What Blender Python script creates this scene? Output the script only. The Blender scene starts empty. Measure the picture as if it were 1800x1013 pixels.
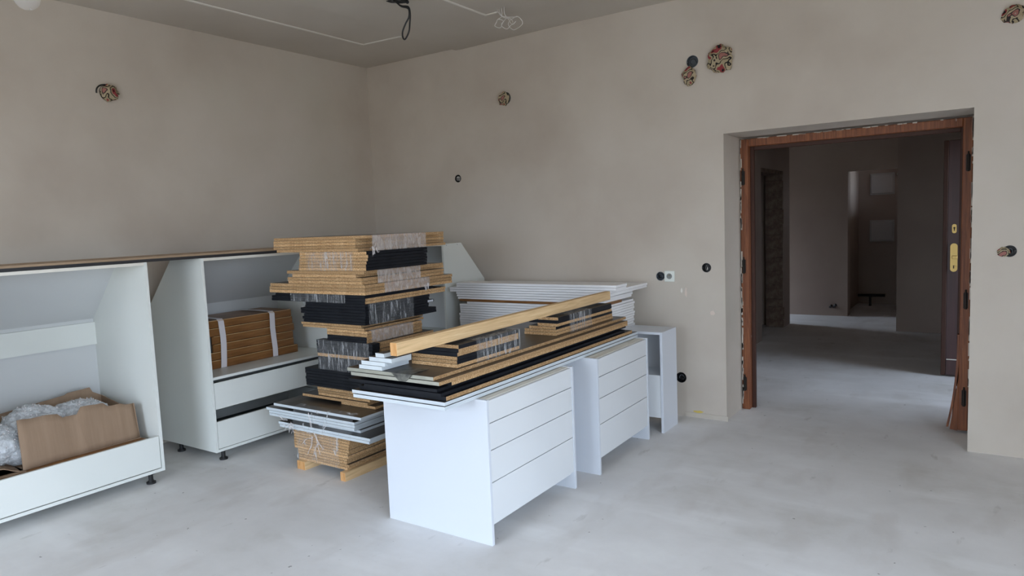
import bpy, bmesh, math, random
from math import sin, cos, pi, radians
from mathutils import Vector, Matrix, noise
random.seed(7)
S = bpy.context.scene
COL = S.collection

# ------------------------------------------------------------------ camera
EYE = 1.5
yaw, pitch, roll = -0.59745038, 0.09345989, 0.04101117
cam_d = bpy.data.cameras.new('camera'); cam = bpy.data.objects.new('camera', cam_d); COL.objects.link(cam)
fwd = Vector((sin(yaw)*cos(pitch), cos(yaw)*cos(pitch), -sin(pitch)))
rgt = Vector((cos(yaw), -sin(yaw), 0)); dwn = fwd.cross(rgt)
r2 = cos(roll)*rgt + sin(roll)*dwn; d2 = -sin(roll)*rgt + cos(roll)*dwn
M = Matrix((r2, -d2, -fwd)).transposed().to_4x4(); M.translation = (0, 0, EYE)
cam.matrix_world = M
cam_d.sensor_width = 36.0; cam_d.lens = 1227.78*36/1800; cam_d.clip_start = 0.02
S.camera = cam

# ------------------------------------------------------------------ sky, daylight and exposure
S.view_settings.view_transform = 'Standard'; S.view_settings.look = 'None'
S.view_settings.gamma = 1.0; S.view_settings.use_curve_mapping = False
S.view_settings.exposure = 1.27
S.cycles.max_bounces = 10; S.cycles.diffuse_bounces = 7; S.cycles.transparent_max_bounces = 24
S.cycles.caustics_reflective = False; S.cycles.caustics_refractive = False
W = bpy.data.worlds.new('overcast_sky'); S.world = W; W.use_nodes = True
nt = W.node_tree; nt.nodes.clear()
tc = nt.nodes.new('ShaderNodeTexCoord'); sp = nt.nodes.new('ShaderNodeSeparateXYZ')
cr = nt.nodes.new('ShaderNodeValToRGB'); bg = nt.nodes.new('ShaderNodeBackground'); ow = nt.nodes.new('ShaderNodeOutputWorld')
mr = nt.nodes.new('ShaderNodeMapRange'); mr.inputs['From Min'].default_value = -1; mr.inputs['From Max'].default_value = 1
nt.links.new(tc.outputs['Generated'], sp.inputs[0]); nt.links.new(sp.outputs['Z'], mr.inputs['Value'])
nt.links.new(mr.outputs[0], cr.inputs[0]); nt.links.new(cr.outputs[0], bg.inputs[0]); nt.links.new(bg.outputs[0], ow.inputs[0])
e = cr.color_ramp.elements
e[0].position = 0.0; e[0].color = (.15, .145, .13, 1)
e[1].position = 1.0; e[1].color = (.78, .955, 1.20, 1)
for p_, c_ in ((.47, (.17, .16, .14, 1)), (.52, (.45, .525, .625, 1))):
    q = e.new(p_); q.color = c_
bg.inputs[1].default_value = 6.0
def portal(name, loc, rot, sx, sy):
    # marks a real opening so that the sky seen through it is sampled well; gives no light itself
    L = bpy.data.lights.new(name, 'AREA'); L.shape = 'RECTANGLE'; L.size = sx; L.size_y = sy
    L.cycles.is_portal = True
    o = bpy.data.objects.new(name, L); COL.objects.link(o); o.location = loc; o.rotation_euler = rot

# ------------------------------------------------------------------ helpers
def tag(o, label=None, cat=None, group=None, kind=None):
    if label: o['label'] = label
    if cat: o['category'] = cat
    if group: o['group'] = group
    if kind: o['kind'] = kind
    return o
def box(bm, x0, x1, y0, y1, z0, z1, mi=None):
    """mi: (top/bottom, front/back, sides) material slots"""
    v = [bm.verts.new(p) for p in ((x0,y0,z0),(x1,y0,z0),(x1,y1,z0),(x0,y1,z0),(x0,y0,z1),(x1,y0,z1),(x1,y1,z1),(x0,y1,z1))]
    fs = [((3,2,1,0),0),((4,5,6,7),0),((0,1,5,4),1),((2,3,7,6),1),((1,2,6,5),2),((3,0,4,7),2)]
    out = []
    for idx, k in fs:
        f = bm.faces.new([v[i] for i in idx])
        if mi: f.material_index = mi[k]
        out.append(f)
    return v
def cyl(bm, c, r, h, n=20, axis='z', r2=None):
    rot = {'z': Matrix(), 'x': Matrix.Rotation(pi/2, 4, 'Y'), 'y': Matrix.Rotation(-pi/2, 4, 'X')}[axis]
    res = bmesh.ops.create_cone(bm, cap_ends=True, segments=n, radius1=r, radius2=r if r2 is None else r2, depth=h,
                                matrix=Matrix.Translation(c) @ rot)
    return res['verts']
def prism(bm, pts, axis, a, b):
    """polygon pts in the plane across axis, extruded from a to b"""
    def P(p, t):
        return {'x': (t, p[0], p[1]), 'y': (p[0], t, p[1]), 'z': (p[0], p[1], t)}[axis]
    v0 = [bm.verts.new(P(p, a)) for p in pts]; v1 = [bm.verts.new(P(p, b)) for p in pts]
    bm.faces.new(v0); bm.faces.new(v1[::-1])
    n = len(pts)
    for i in range(n):
        bm.faces.new((v0[i], v1[i], v1[(i+1) % n], v0[(i+1) % n]))
    bmesh.ops.recalc_face_normals(bm, faces=bm.faces[:])
def tube(bm, pts, r, n=8, closed=False):
    pts = [Vector(p) for p in pts]; rings = []
    m = len(pts)
    up = Vector((0.13, .31, .94)).normalized()
    for i, p in enumerate(pts):
        a = pts[(i-1) % m] if (closed or i > 0) else p
        b = pts[(i+1) % m] if (closed or i < m-1) else p
        t = (b-a).normalized()
        u = t.cross(up)
        if u.length < 1e-3: u = t.cross(Vector((1, 0, 0)))
        u.normalize(); w = t.cross(u)
        rr = r[i] if isinstance(r, (list, tuple)) else r
        rings.append([bm.verts.new(p + rr*(cos(2*pi*k/n)*u + sin(2*pi*k/n)*w)) for k in range(n)])
    for i in range(m if closed else m-1):
        A, B_ = rings[i], rings[(i+1) % m]
        for k in range(n):
            f = bm.faces.new((A[k], A[(k+1) % n], B_[(k+1) % n], B_[k])); f.smooth = True
    if not closed:
        bm.faces.new(rings[0][::-1]); bm.faces.new(rings[-1])
def smooth_path(pts, k=6):
    pts = [Vector(p) for p in pts]; out = []
    for i in range(len(pts)-1):
        p0 = pts[max(i-1, 0)]; p1 = pts[i]; p2 = pts[i+1]; p3 = pts[min(i+2, len(pts)-1)]
        for j in range(k):
            t = j/k
            out.append(.5*((2*p1) + (p2-p0)*t + (2*p0-5*p1+4*p2-p3)*t*t + (3*p1-p0-3*p2+p3)*t**3))
    out.append(pts[-1]); return out
def obj(name, bm, mats, parent=None, origin=None, bevel=0):
    me = bpy.data.meshes.new(name)
    if origin is not None: bmesh.ops.translate(bm, verts=bm.verts, vec=-Vector(origin))
    if bevel:
        bmesh.ops.bevel(bm, geom=[e_ for e_ in bm.edges], offset=bevel, segments=1, affect='EDGES', profile=.5)
    bm.to_mesh(me); bm.free()
    for m in (mats if isinstance(mats, (list, tuple)) else [mats]): me.materials.append(m)
    o = bpy.data.objects.new(name, me); COL.objects.link(o)
    if origin is not None: o.location = origin
    if parent:
        o.parent = parent
        o.location = Vector(o.location) - parent_world(parent)
    return o
def parent_world(p):
    v = Vector(p.location)
    while p.parent: p = p.parent; v = v + Vector(p.location)
    return v
def empty(name, loc, label, cat, group=None):
    o = bpy.data.objects.new(name, None); o.empty_display_size = .05; COL.objects.link(o); o.location = loc
    return tag(o, label, cat, group)
def part(name, parent, mats, boxes=(), bevel=0, fn=None, label=None):
    bm = bmesh.new()
    for b in boxes: box(bm, *b)
    if fn: fn(bm)
    o = obj(name, bm, mats, None, None, 0)
    if bevel:
        bm = bmesh.new(); bm.from_mesh(o.data)
        bmesh.ops.bevel(bm, geom=bm.edges[:], offset=bevel, segments=1, affect='EDGES', profile=.5)
        bm.to_mesh(o.data); bm.free()
    # origin to the part's own middle
    c = sum((Vector(v.co) for v in o.data.vertices), Vector())/max(1, len(o.data.vertices))
    o.data.transform(Matrix.Translation(-c))
    o.parent = parent
    o.location = c - (parent_world(parent) if parent else Vector())
    if label: o['label'] = label
    return o

# ------------------------------------------------------------------ materials
def mat(name, col, rough=.6, spec=.5, metal=0.0):
    m = bpy.data.materials.new(name); m.use_nodes = True
    b = m.node_tree.nodes['Principled BSDF']
    b.inputs['Base Color'].default_value = (*col, 1); b.inputs['Roughness'].default_value = rough
    b.inputs['Specular IOR Level'].default_value = spec; b.inputs['Metallic'].default_value = metal
    return m
def noisecol(m, cols, scale=5, detail=4, rough=.6, stretch=(1,1,1), bump=0, bscale=60, dist=0, soft=True, seed=0):
    nt = m.node_tree; N = nt.nodes; L = nt.links; b = N['Principled BSDF']
    tc = N.new('ShaderNodeTexCoord'); mp = N.new('ShaderNodeMapping'); mp.inputs['Scale'].default_value = stretch
    mp.inputs['Location'].default_value = (seed, seed*.7, seed*.3)
    L.new(tc.outputs['Object'], mp.inputs[0])
    n = N.new('ShaderNodeTexNoise'); n.inputs['Scale'].default_value = scale; n.inputs['Detail'].default_value = detail
    n.inputs['Roughness'].default_value = rough; n.inputs['Distortion'].default_value = dist
    L.new(mp.outputs[0], n.inputs['Vector'])
    r = N.new('ShaderNodeValToRGB'); L.new(n.outputs['Fac'], r.inputs[0])
    el = r.color_ramp.elements
    el[0].position, el[0].color = cols[0][0], (*cols[0][1], 1)
    el[1].position, el[1].color = cols[-1][0], (*cols[-1][1], 1)
    for p, c in cols[1:-1]:
        q = el.new(p); q.color = (*c, 1)
    if not soft: r.color_ramp.interpolation = 'CONSTANT'
    L.new(r.outputs[0], b.inputs['Base Color'])
    if bump:
        n2 = N.new('ShaderNodeTexNoise'); n2.inputs['Scale'].default_value = bscale; n2.inputs['Detail'].default_value = 5
        L.new(mp.outputs[0], n2.inputs['Vector'])
        bp = N.new('ShaderNodeBump'); bp.inputs['Strength'].default_value = bump; bp.inputs['Distance'].default_value = .01
        L.new(n2.outputs['Fac'], bp.inputs['Height']); L.new(bp.outputs[0], b.inputs['Normal'])
    return r
def mixover(m, ramp, col, scale, lo, hi, fac=1.0, detail=2, stretch=(1,1,1), seed=3):
    """lays marks of one colour over what the ramp gives"""
    nt = m.node_tree; N = nt.nodes; L = nt.links; b = N['Principled BSDF']
    src = b.inputs['Base Color'].links[0].from_socket
    tc = N.new('ShaderNodeTexCoord'); mp = N.new('ShaderNodeMapping'); mp.inputs['Scale'].default_value = stretch
    mp.inputs['Location'].default_value = (seed, seed, seed); L.new(tc.outputs['Object'], mp.inputs[0])
    n = N.new('ShaderNodeTexNoise'); n.inputs['Scale'].default_value = scale; n.inputs['Detail'].default_value = detail
    L.new(mp.outputs[0], n.inputs['Vector'])
    r = N.new('ShaderNodeMapRange'); r.inputs['From Min'].default_value = lo; r.inputs['From Max'].default_value = hi
    r.inputs['To Max'].default_value = fac; L.new(n.outputs['Fac'], r.inputs['Value'])
    mx = N.new('ShaderNodeMix'); mx.data_type = 'RGBA'
    L.new(r.outputs[0], mx.inputs['Factor']); L.new(src, mx.inputs['A']); mx.inputs['B'].default_value = (*col, 1)
    L.new(mx.outputs['Result'], b.inputs['Base Color'])

plaster = mat('plaster', (.5,.46,.4), .9, .2)
rp = noisecol(plaster, [(.3,(.475,.415,.355)),(.5,(.55,.495,.43)),(.7,(.59,.535,.475))], .9, 6, .55, bump=.12, bscale=9)
mixover(plaster, rp, (.52,.50,.425), .7, .5, .75, .55, 3)
ceil_m = mat('ceiling_plaster', (.5,.47,.42), .9, .2)
noisecol(ceil_m, [(.3,(.47,.42,.36)),(.7,(.56,.51,.445))], .8, 5, .5, bump=.1, bscale=8)
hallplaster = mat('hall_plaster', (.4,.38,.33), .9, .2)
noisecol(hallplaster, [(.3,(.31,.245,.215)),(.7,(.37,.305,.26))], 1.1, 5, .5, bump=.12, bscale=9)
chase = mat('chase_plaster', (.74,.71,.65), .9, .2)
floor_m = mat('concrete_screed', (.55,.55,.54), .62, .35)
rf = noisecol(floor_m, [(.28,(.59,.575,.545)),(.44,(.70,.69,.68)),(.56,(.745,.735,.73)),(.72,(.81,.81,.805))], 1.3, 9, .62, bump=.07, bscale=22)
mixover(floor_m, rf, (.47,.455,.43), 11, .66, .74, .55, 6, (1,.35,1), 5)
mixover(floor_m, rf, (.17,.165,.15), 26, .725, .76, .8, 3, (1,1,1), 11)
mixover(floor_m, rf, (.86,.86,.86), 2.2, .55, .72, .6, 8, (.5,1.6,1), 17)
mixover(floor_m, rf, (.56,.53,.50), 3.1, .56, .74, .5, 9, (1.4,.6,1), 23)
brick_m = mat('rough_masonry', (.13,.09,.07), .95, .1)
noisecol(brick_m, [(.3,(.09,.065,.055)),(.5,(.2,.14,.11)),(.7,(.28,.25,.2))], 9, 6, .7, bump=1, bscale=30)
melamine = mat('white_melamine', (.80,.815,.82), .34, .45)
noisecol(melamine, [(.3,(.70,.72,.735)),(.7,(.735,.755,.77))], 2, 2)
whpanel = mat('white_panel', (.86,.86,.87), .4, .4)
whedge = mat('white_edge_band', (.64,.67,.72), .35, .45)
creamedge = mat('cream_edge', (.72,.69,.62), .5, .4)
fiber = mat('backing_panel', (.60,.615,.63), .45, .4)
gapshade = mat('painted_gap_shade', (.05,.055,.055), .7, .2)  # near-black colour that paints shade into gaps and recesses
chip = mat('particleboard', (.5,.3,.15), .9, .1)
noisecol(chip, [(.30,(.20,.10,.042)),(.43,(.43,.255,.12)),(.57,(.57,.37,.195)),(.70,(.76,.57,.36))], 120, 4, .7, (1,1,1.6), bump=.5, bscale=260)
def per_board(m, lo, hi):
    nt = m.node_tree; N = nt.nodes; L = nt.links; b = N['Principled BSDF']
    src = b.inputs['Base Color'].links[0].from_socket
    oi = N.new('ShaderNodeObjectInfo'); r = N.new('ShaderNodeMapRange'); r.inputs['To Min'].default_value = lo; r.inputs['To Max'].default_value = hi
    hs = N.new('ShaderNodeHueSaturation'); L.new(oi.outputs['Random'], r.inputs['Value']); L.new(r.outputs[0], hs.inputs['Value'])
    L.new(src, hs.inputs['Color']); L.new(hs.outputs[0], b.inputs['Base Color'])
per_board(chip, .84, 1.22)
blk = mat('black_laminate', (.012,.014,.019), .5, .22)
noisecol(blk, [(.3,(.006,.007,.010)),(.8,(.013,.015,.020))], 12, 4)
darktop = mat('dark_wood_laminate', (.05,.042,.036), .33, .5)
noisecol(darktop, [(.3,(.030,.025,.022)),(.7,(.068,.056,.046))], 14, 5, .6, (2,.15,1))
greyedge = mat('grey_edge', (.36,.36,.30), .6, .3)
noisecol(greyedge, [(.3,(.27,.27,.225)),(.7,(.42,.415,.35))], 22, 5, .6, (.3,1,1))
pine = mat('pine_wood', (.6,.4,.2), .65, .25)
noisecol(pine, [(.3,(.58,.38,.19)),(.55,(.76,.53,.29)),(.75,(.84,.63,.37))], 7, 5, .6, (7,.35,7), dist=1.2)
pineend = mat('pine_end_grain', (.6,.33,.13), .8, .2)
noisecol(pineend, [(.3,(.50,.24,.08)),(.7,(.72,.42,.19))], 60, 4, .6, (1.5,1,.3))
jambwood = mat('stained_door_wood', (.18,.06,.025), .45, .4)
noisecol(jambwood, [(.3,(.095,.028,.012)),(.5,(.20,.065,.024)),(.72,(.30,.11,.04))], 5, 6, .65, (14,14,.6), bump=.2, bscale=30, dist=.8)
mixover(jambwood, None, (.5,.45,.4), 34, .70, .74, .8, 3, (1,1,.3))
leafwood = mat('dark_red_door', (.04,.012,.012), .4, .5)
noisecol(leafwood, [(.3,(.032,.010,.010)),(.7,(.058,.020,.019))], 4, 4, .6, (6,6,.4))
jambdark = mat('dark_door_wood', (.05,.018,.01), .5, .3)
brass = mat('brass', (.50,.35,.13), .38, .5, 1.0)
darkmetal = mat('dark_hinge', (.02,.015,.012), .5, .5, .5)
plastic_black = mat('black_plastic', (.012,.012,.013), .4, .5)
plastic_grey = mat('grey_box_plastic', (.10,.115,.13), .55, .4)
socketwhite = mat('socket_white', (.72,.75,.70), .4, .5)
socketdark = mat('socket_grey', (.22,.23,.22), .5, .4)
cardboard = mat('cardboard', (.33,.205,.12), .85, .15)
noisecol(cardboard, [(.3,(.25,.168,.110)),(.7,(.315,.218,.148))], 3, 5, .6, (1,6,.6), bump=.15, bscale=8)
brownboard = mat('oak_veneer_film', (.26,.115,.035), .38, .45)
noisecol(brownboard, [(.3,(.15,.06,.016)),(.5,(.21,.09,.026)),(.75,(.28,.13,.042))], 9, 5, .6, (1,.5,5))
strapm = mat('white_strap', (.72,.68,.70), .4, .4)
tanboard = mat('tan_worktop', (.40,.28,.18), .55, .3)
noisecol(tanboard, [(.3,(.34,.24,.155)),(.7,(.46,.33,.22))], 6, 4, .6, (6,.2,1))
darkedge = mat('worktop_edge', (.03,.03,.033), .4, .4)
tapem = mat('smudged_tape', (.06,.06,.055), .4, .4)
noisecol(tapem, [(.35,(.03,.03,.03)),(.65,(.16,.16,.14))], 30, 4)
wireblack = mat('black_cable', (.008,.009,.012), .45, .5)
wirewhite = mat('white_cable', (.66,.64,.61), .5, .4)
boxwhite = mat('fuse_box_white', (.40,.375,.37), .5, .4)
yellowm = mat('yellow_paint', (.62,.47,.12), .8, .2)
pinkm = mat('plaster_spot', (.66,.56,.49), .9, .1)
cabwhite = mat('cabinet_white', (.76,.79,.75), .4, .45)
noisecol(cabwhite, [(.3,(.68,.70,.665)),(.7,(.72,.735,.70))], 2, 2)
cabback = mat('cabinet_backing', (.58,.59,.59), .45, .4)
paleedge = mat('pale_blue_edge', (.60,.66,.70), .38, .45)
noisecol(paleedge, [(.3,(.56,.62,.66)),(.7,(.64,.69,.72))], 6, 3)
paper = mat('newspaper', (.4,.35,.3), .9, .1)
noisecol(paper, [(.0,(.02,.018,.018)),(.36,(.26,.05,.055)),(.42,(.34,.28,.18)),(.49,(.025,.022,.022)),(.53,(.40,.33,.22)),(.60,(.05,.04,.04)),(.63,(.33,.15,.13)),(.70,(.36,.33,.26))], 13, 1.2, .6, soft=False)

def film_mat(name, base, scale, stretch, lo, hi, tint=(.86,.88,.9)):
    m = bpy.data.materials.new(name); m.use_nodes = True
    nt = m.node_tree; N = nt.nodes; L = nt.links; N.clear()
    out = N.new('ShaderNodeOutputMaterial'); mx = N.new('ShaderNodeMixShader')
    tr = N.new('ShaderNodeBsdfTransparent'); pb = N.new('ShaderNodeBsdfPrincipled')
    pb.inputs['Base Color'].default_value = (*tint, 1); pb.inputs['Roughness'].default_value = .16
    tc = N.new('ShaderNodeTexCoord'); mp = N.new('ShaderNodeMapping'); mp.inputs['Scale'].default_value = stretch
    n = N.new('ShaderNodeTexNoise'); n.inputs['Scale'].default_value = scale; n.inputs['Detail'].default_value = 5; n.inputs['Roughness'].default_value = .7
    n.inputs['Distortion'].default_value = .6
    L.new(tc.outputs['Object'], mp.inputs[0]); L.new(mp.outputs[0], n.inputs['Vector'])
    r = N.new('ShaderNodeMapRange'); r.inputs['From Min'].default_value = lo; r.inputs['From Max'].default_value = hi
    r.inputs['To Min'].default_value = base; r.inputs['To Max'].default_value = .8
    L.new(n.outputs['Fac'], r.inputs['Value']); L.new(r.outputs[0], mx.inputs[0])
    bp = N.new('ShaderNodeBump'); bp.inputs['Strength'].default_value = .9; bp.inputs['Distance'].default_value = .01
    L.new(n.outputs['Fac'], bp.inputs['Height']); L.new(bp.outputs[0], pb.inputs['Normal'])
    L.new(tr.outputs[0], mx.inputs[1]); L.new(pb.outputs[0], mx.inputs[2]); L.new(mx.outputs[0], out.inputs[0])
    return m
film = film_mat('stretch_film', .07, 75, (1,1,.10), .50, .74)
filmhaze = film_mat('stretch_film_hazy', .32, 45, (1,1,.4), .46, .80, (.80,.75,.74))
filmclear = film_mat('loose_clear_film', .07, 16, (1,1,.45), .56, .72)
bubble = film_mat('bubble_wrap', .42, 38, (1,1,1), .40, .66, (.82,.85,.88))
glass = film_mat('clear_glass_bulb', .12, 9, (1,1,1), .60, .66)

WX0, WX1 = -3.6, -1.0
RY0, RY1 = -2.1, 1.75

# ------------------------------------------------------------------ room shell
CEIL = 3.03
XL, YB, YF = -4.95, 4.95, 5.45        # left wall face, back wall face, its far side
XR, YR = 1.9, -2.2                    # right and rear wall faces (behind the camera)
def cut(o, cutters):
    """cut real openings and recesses out of a wall and keep the plain mesh"""
    made = []
    for bm in cutters:
        bmesh.ops.recalc_face_normals(bm, faces=bm.faces[:])
        me = bpy.data.meshes.new('cutter'); bm.to_mesh(me); bm.free()
        c = bpy.data.objects.new('cutter', me); COL.objects.link(c); made.append(c)
        md = o.modifiers.new('cut', 'BOOLEAN'); md.object = c; md.operation = 'DIFFERENCE'; md.solver = 'EXACT'
    bpy.context.view_layer.update()
    dg = bpy.context.evaluated_depsgraph_get()
    me = bpy.data.meshes.new_from_object(o.evaluated_get(dg))
    o.modifiers.clear(); o.data = me
    for c in made:
        m_ = c.data; bpy.data.objects.remove(c); bpy.data.meshes.remove(m_)
def cbox(*b):
    bm = bmesh.new(); box(bm, *b); return bm
def ccyl(c, r, h, axis, n=24):
    bm = bmesh.new(); cyl(bm, c, r, h, n, axis); return bm
def struct(name, mats, *boxes):
    bm = bmesh.new()
    for b in boxes: box(bm, *b)
    return tag(obj(name, bm, mats), kind='structure')

struct('floor', floor_m, (-5.6, 2.6, -2.8, 13.4, -.12, 0))
ceiling = struct('ceiling', ceil_m, (-5.3, 2.3, -2.6, 13.4, CEIL, CEIL+.15))
wl = struct('wall_left', plaster, (-5.2, XL, -2.5, YF, 0, CEIL))
wb = struct('wall_back', plaster, (XL, XR+.3, YB, YF, 0, CEIL))
wr = struct('wall_right', plaster, (XR, XR+.3, YR-.3, YB, 0, CEIL))
wf = struct('wall_front', plaster, (XL, XR, YR-.3, YR, 0, CEIL))
DX0, DX1, DZ = -1.53, -.068, 2.057
BACKHOLES = [(-3.9, 1.909, .034), (-1.744, 2.583, .043), (-1.664, 1.118, .034), (-2.016, 1.053, .034), (-1.868, .293, .04), (.118, 1.218, .034)]
cut(wb, [cbox(DX0, DX1, YB-.1, YF+.1, -.05, DZ)] + [ccyl((x, YB, z), r, .09, 'y') for x, z, r in BACKHOLES])
cut(wf, [cbox(WX0, WX1, YR-.5, YR+.1, .04, 2.38)])
cut(wr, [cbox(XR-.1, XR+.5, RY0, RY1, .04, 2.6)])
portal('side_window_daylight', (XR+.29, (RY0+RY1)/2, 1.32), (0, pi/2, 0), 2.56, RY1-RY0)
portal('window_daylight', ((WX0+WX1)/2, YR-.29, 1.21), (-pi/2, 0, pi), WX1-WX0, 2.34)
tag(obj('window_2', (lambda bm: (box(bm, XR+.14, XR+.2, RY0, RY1, .04, .10), box(bm, XR+.14, XR+.2, RY0, RY1, 2.54, 2.6),
     [box(bm, XR+.14, XR+.2, y-.03, y+.03, .10, 2.54) for y in (RY0+.03, (RY0+RY1)/2, RY1-.03)], bm)[-1])(bmesh.new()), melamine), kind='structure')
# frame of the big window behind the camera
wn = tag(obj('window_1', (lambda bm: (box(bm, WX0, WX1, YR-.2, YR-.14, .04, .10), box(bm, WX0, WX1, YR-.2, YR-.14, 2.32, 2.38),
     [box(bm, x-.03, x+.03, YR-.2, YR-.14, .10, 2.32) for x in (WX0+.03, (WX0+WX1)/2, WX1-.03)], bm)[-1])(bmesh.new()), melamine), kind='structure')
# hall beyond the door
hl = struct('wall_hall_left', hallplaster, (-2.36, -2.15, YF, 9.74, 0, CEIL))
cut(hl, [cbox(-2.5, -2.0, 8.335, 9.40, -.05, 2.01), cbox(-2.5, -2.0, 6.75, 7.75, -.05, 2.0)])
hb = struct('wall_hall_back', hallplaster, (-4.4, -.6, 10.65, 10.85, 0, CEIL))
cut(hb, [cbox(-1.583, -.93, 10.5, 11, -.05, 2.015)])
struct('wall_hall_block', hallplaster, (-.875, 1.1, 9.5, 10.65, 0, CEIL))
hr = struct('wall_hall_right', hallplaster, (.62, .85, YF, 9.5, 0, CEIL))
cut(hr, [cbox(.5, 1, 6.02, 7.06, -.05, 2.06)])
portal('entry_daylight', (.84, 6.54, 1.03), (0, pi/2, 0), 2.06, 1.04)
struct('wall_room_left', hallplaster, (-4.4, -4.2, YF, 12.6, 0, CEIL))
hs = struct('wall_room_divider', hallplaster, (-4.2, -2.36, 9.54, 9.74, 0, CEIL))
lw = bpy.data.objects['wall_room_left']
cut(lw, [cbox(-4.5, -4.1, 9.86, 10.5, .04, 1.9)])
struct('added_sky_blocker', hallplaster, (.85, 2.4, 5.3, 5.9, 0, 2.6), (.85, 2.4, 7.3, 7.5, 0, 2.6), (.85, 2.4, 5.3, 7.5, 2.4, 2.6))  # unseen walls and roof added to cut sky light entering the hall
portal('corridor_daylight', (-4.39, 10.18, .97), (0, -pi/2, 0), 1.86, .64)
struct('wall_closet_left', hallplaster, (-1.85, -1.66, 10.85, 12.4, 0, CEIL))
struct('wall_closet_right', hallplaster, (-.7, -.5, 10.85, 12.4, 0, CEIL))
struct('wall_closet_back', hallplaster, (-1.85, -.5, 12.2, 12.4, 0, CEIL))
cw = bpy.data.objects['wall_closet_right']
cut(cw, [cbox(-.8, -.4, 11.2, 11.8, 1.75, 2.35)])
# bare masonry reveal of the hall doorway
random.seed(3)
bm = bmesh.new()
zz = 0.0
br_root = tag(obj('trim_1', cbox(-2.37, -2.16, 9.385, 9.398, 0, 2.01), brick_m), kind='structure')
i = 0
while zz < 1.98:
    h_ = random.uniform(.07, .22); h_ = min(h_, 2.0-zz)
    part('brick', br_root, brick_m, [(-2.365+random.uniform(0, .012), -2.145-random.uniform(-.004, .02), 9.355+random.uniform(0, .02), 9.392, zz+.006, zz+h_-.006)], bevel=.004)
    zz += h_
part('masonry_lintel', br_root, brick_m, [(-2.36, -2.152, 8.34, 9.38, 1.965, 2.008)])
bm.free()
# brown frame strip of the nearer hall doorway
struct('trim_2', jambdark, (-2.17, -2.135, 7.76, 7.84, 0, 2.0), (-2.17, -2.135, 6.70, 6.78, 0, 2.0), (-2.17, -2.135, 6.78, 7.76, 1.94, 2.0))

# ceiling chases filled with light plaster, and the crease between slabs
def strip(bm, a, b, w, z0, z1):
    a, b = Vector((*a, 0)), Vector((*b, 0)); t = (b-a).normalized(); n = Vector((-t.y, t.x, 0))*w/2
    pts = [a-n, b-n, b+n, a+n]
    prism(bm, [(p.x, p.y) for p in pts], 'z', z0, z1)
bm = bmesh.new()
strip(bm, (-4.336, -1), (-4.334, 4.302), .022, CEIL-.004, CEIL+.002); strip(bm, (-4.34, 4.31), (-3.93, 4.335), .022, CEIL-.004, CEIL+.002)
tag(obj('trim_3', bm, chase), kind='structure')
bm = bmesh.new()
strip(bm, (-3.071, -1), (-3.072, 4.313), .018, CEIL-.009, CEIL+.002); strip(bm, (-3.08, 4.315), (-2.966, 4.316), .018, CEIL-.009, CEIL+.002)
tag(obj('trim_4', bm, chase), kind='structure')
bm = bmesh.new()
prism(bm, [(-3.90, CEIL+.01), (-3.86, CEIL-.016), (-3.80, CEIL-.018), (-2.6, CEIL+.004), (-2.6, CEIL+.01)], 'y', -1.5, YB)
tag(obj('trim_5', bm, ceil_m), kind='structure')
# lime crust and yellow smear at the foot of the wall beside the door
bm = bmesh.new()
xs = [-1.84+i*.02 for i in range(17)]
for a, b in zip(xs, xs[1:]):
    h_ = .035+.012*noise.noise(Vector((a*22, 0, 1)))
    box(bm, a, b, YB-.006, YB+.001, 0, h_)
tag(obj('trim_6', bm, ceil_m), kind='structure')
def splat(name, c, rx, rz, m, parent, seed):
    random.seed(seed); bm = bmesh.new(); n = 14
    pts = [(c[0]+rx*cos(2*pi*k/n)*random.uniform(.7, 1.1), c[1]+rz*sin(2*pi*k/n)*random.uniform(.6, 1.1)) for k in range(n)]
    prism(bm, pts, 'y', YB-.0022, YB+.001)
    o = obj(name, bm, m); o.parent = parent; return o
splat('yellow_smear', (-1.74, .045), .045, .010, yellowm, wb, 1)
splat('filler_spot', (-1.82, .935), .009, .045, pinkm, wb, 2)
splat('filler_spot', (-1.623, .789), .018, .02, pinkm, wb, 3)
splat('filler_spot', (-1.853, .95), .008, .02, chase, wb, 4)

# ------------------------------------------------------------------ door frame (no leaf) in the back wall
d1 = tag(bpy.data.objects.new('door_1', None), kind='structure'); COL.objects.link(d1); d1.location = (-.8, 5.36, 0)
FY0, FY1 = 5.33, 5.395
part('jamb', d1, jambwood, [(DX0+.004, DX0+.062, FY0, FY1, 0.0, 2.043)], bevel=.004)
part('jamb', d1, jambwood, [(DX1-.062, DX1-.006, FY0, FY1, .02, 2.043)], bevel=.004)
part('head', d1, jambwood, [(DX0+.062, DX1-.062, FY0, FY1, 1.988, 2.043)], bevel=.004)
part('rebate', d1, jambdark, [(DX0+.03, DX0+.088, FY1, FY1+.03, 0, 2.0)], bevel=.003)
part('rebate', d1, jambdark, [(DX1-.075, DX1-.03, FY1, FY1+.03, .30, 2.0)], bevel=.003)
part('rebate', d1, jambdark, [(DX0+.088, DX1-.075, FY1, FY1+.03, 1.962, 2.0)], bevel=.003)
def hinge(x, z):
    h = part('hinge', d1, darkmetal, fn=lambda bm: (cyl(bm, (x, FY0-.006, z), .0075, .11, 12), cyl(bm, (x, FY0-.006, z+.063), .005, .016, 10)))
    part('hinge_plate', h, darkmetal, [(x-.013, x+.013, FY0-.003, FY0+.001, z-.05, z+.05)])
for z in (1.76, 1.10, .20): hinge(DX0+.026, z)
for z in (1.76, .88, .24): hinge(DX1-.030, z)
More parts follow.
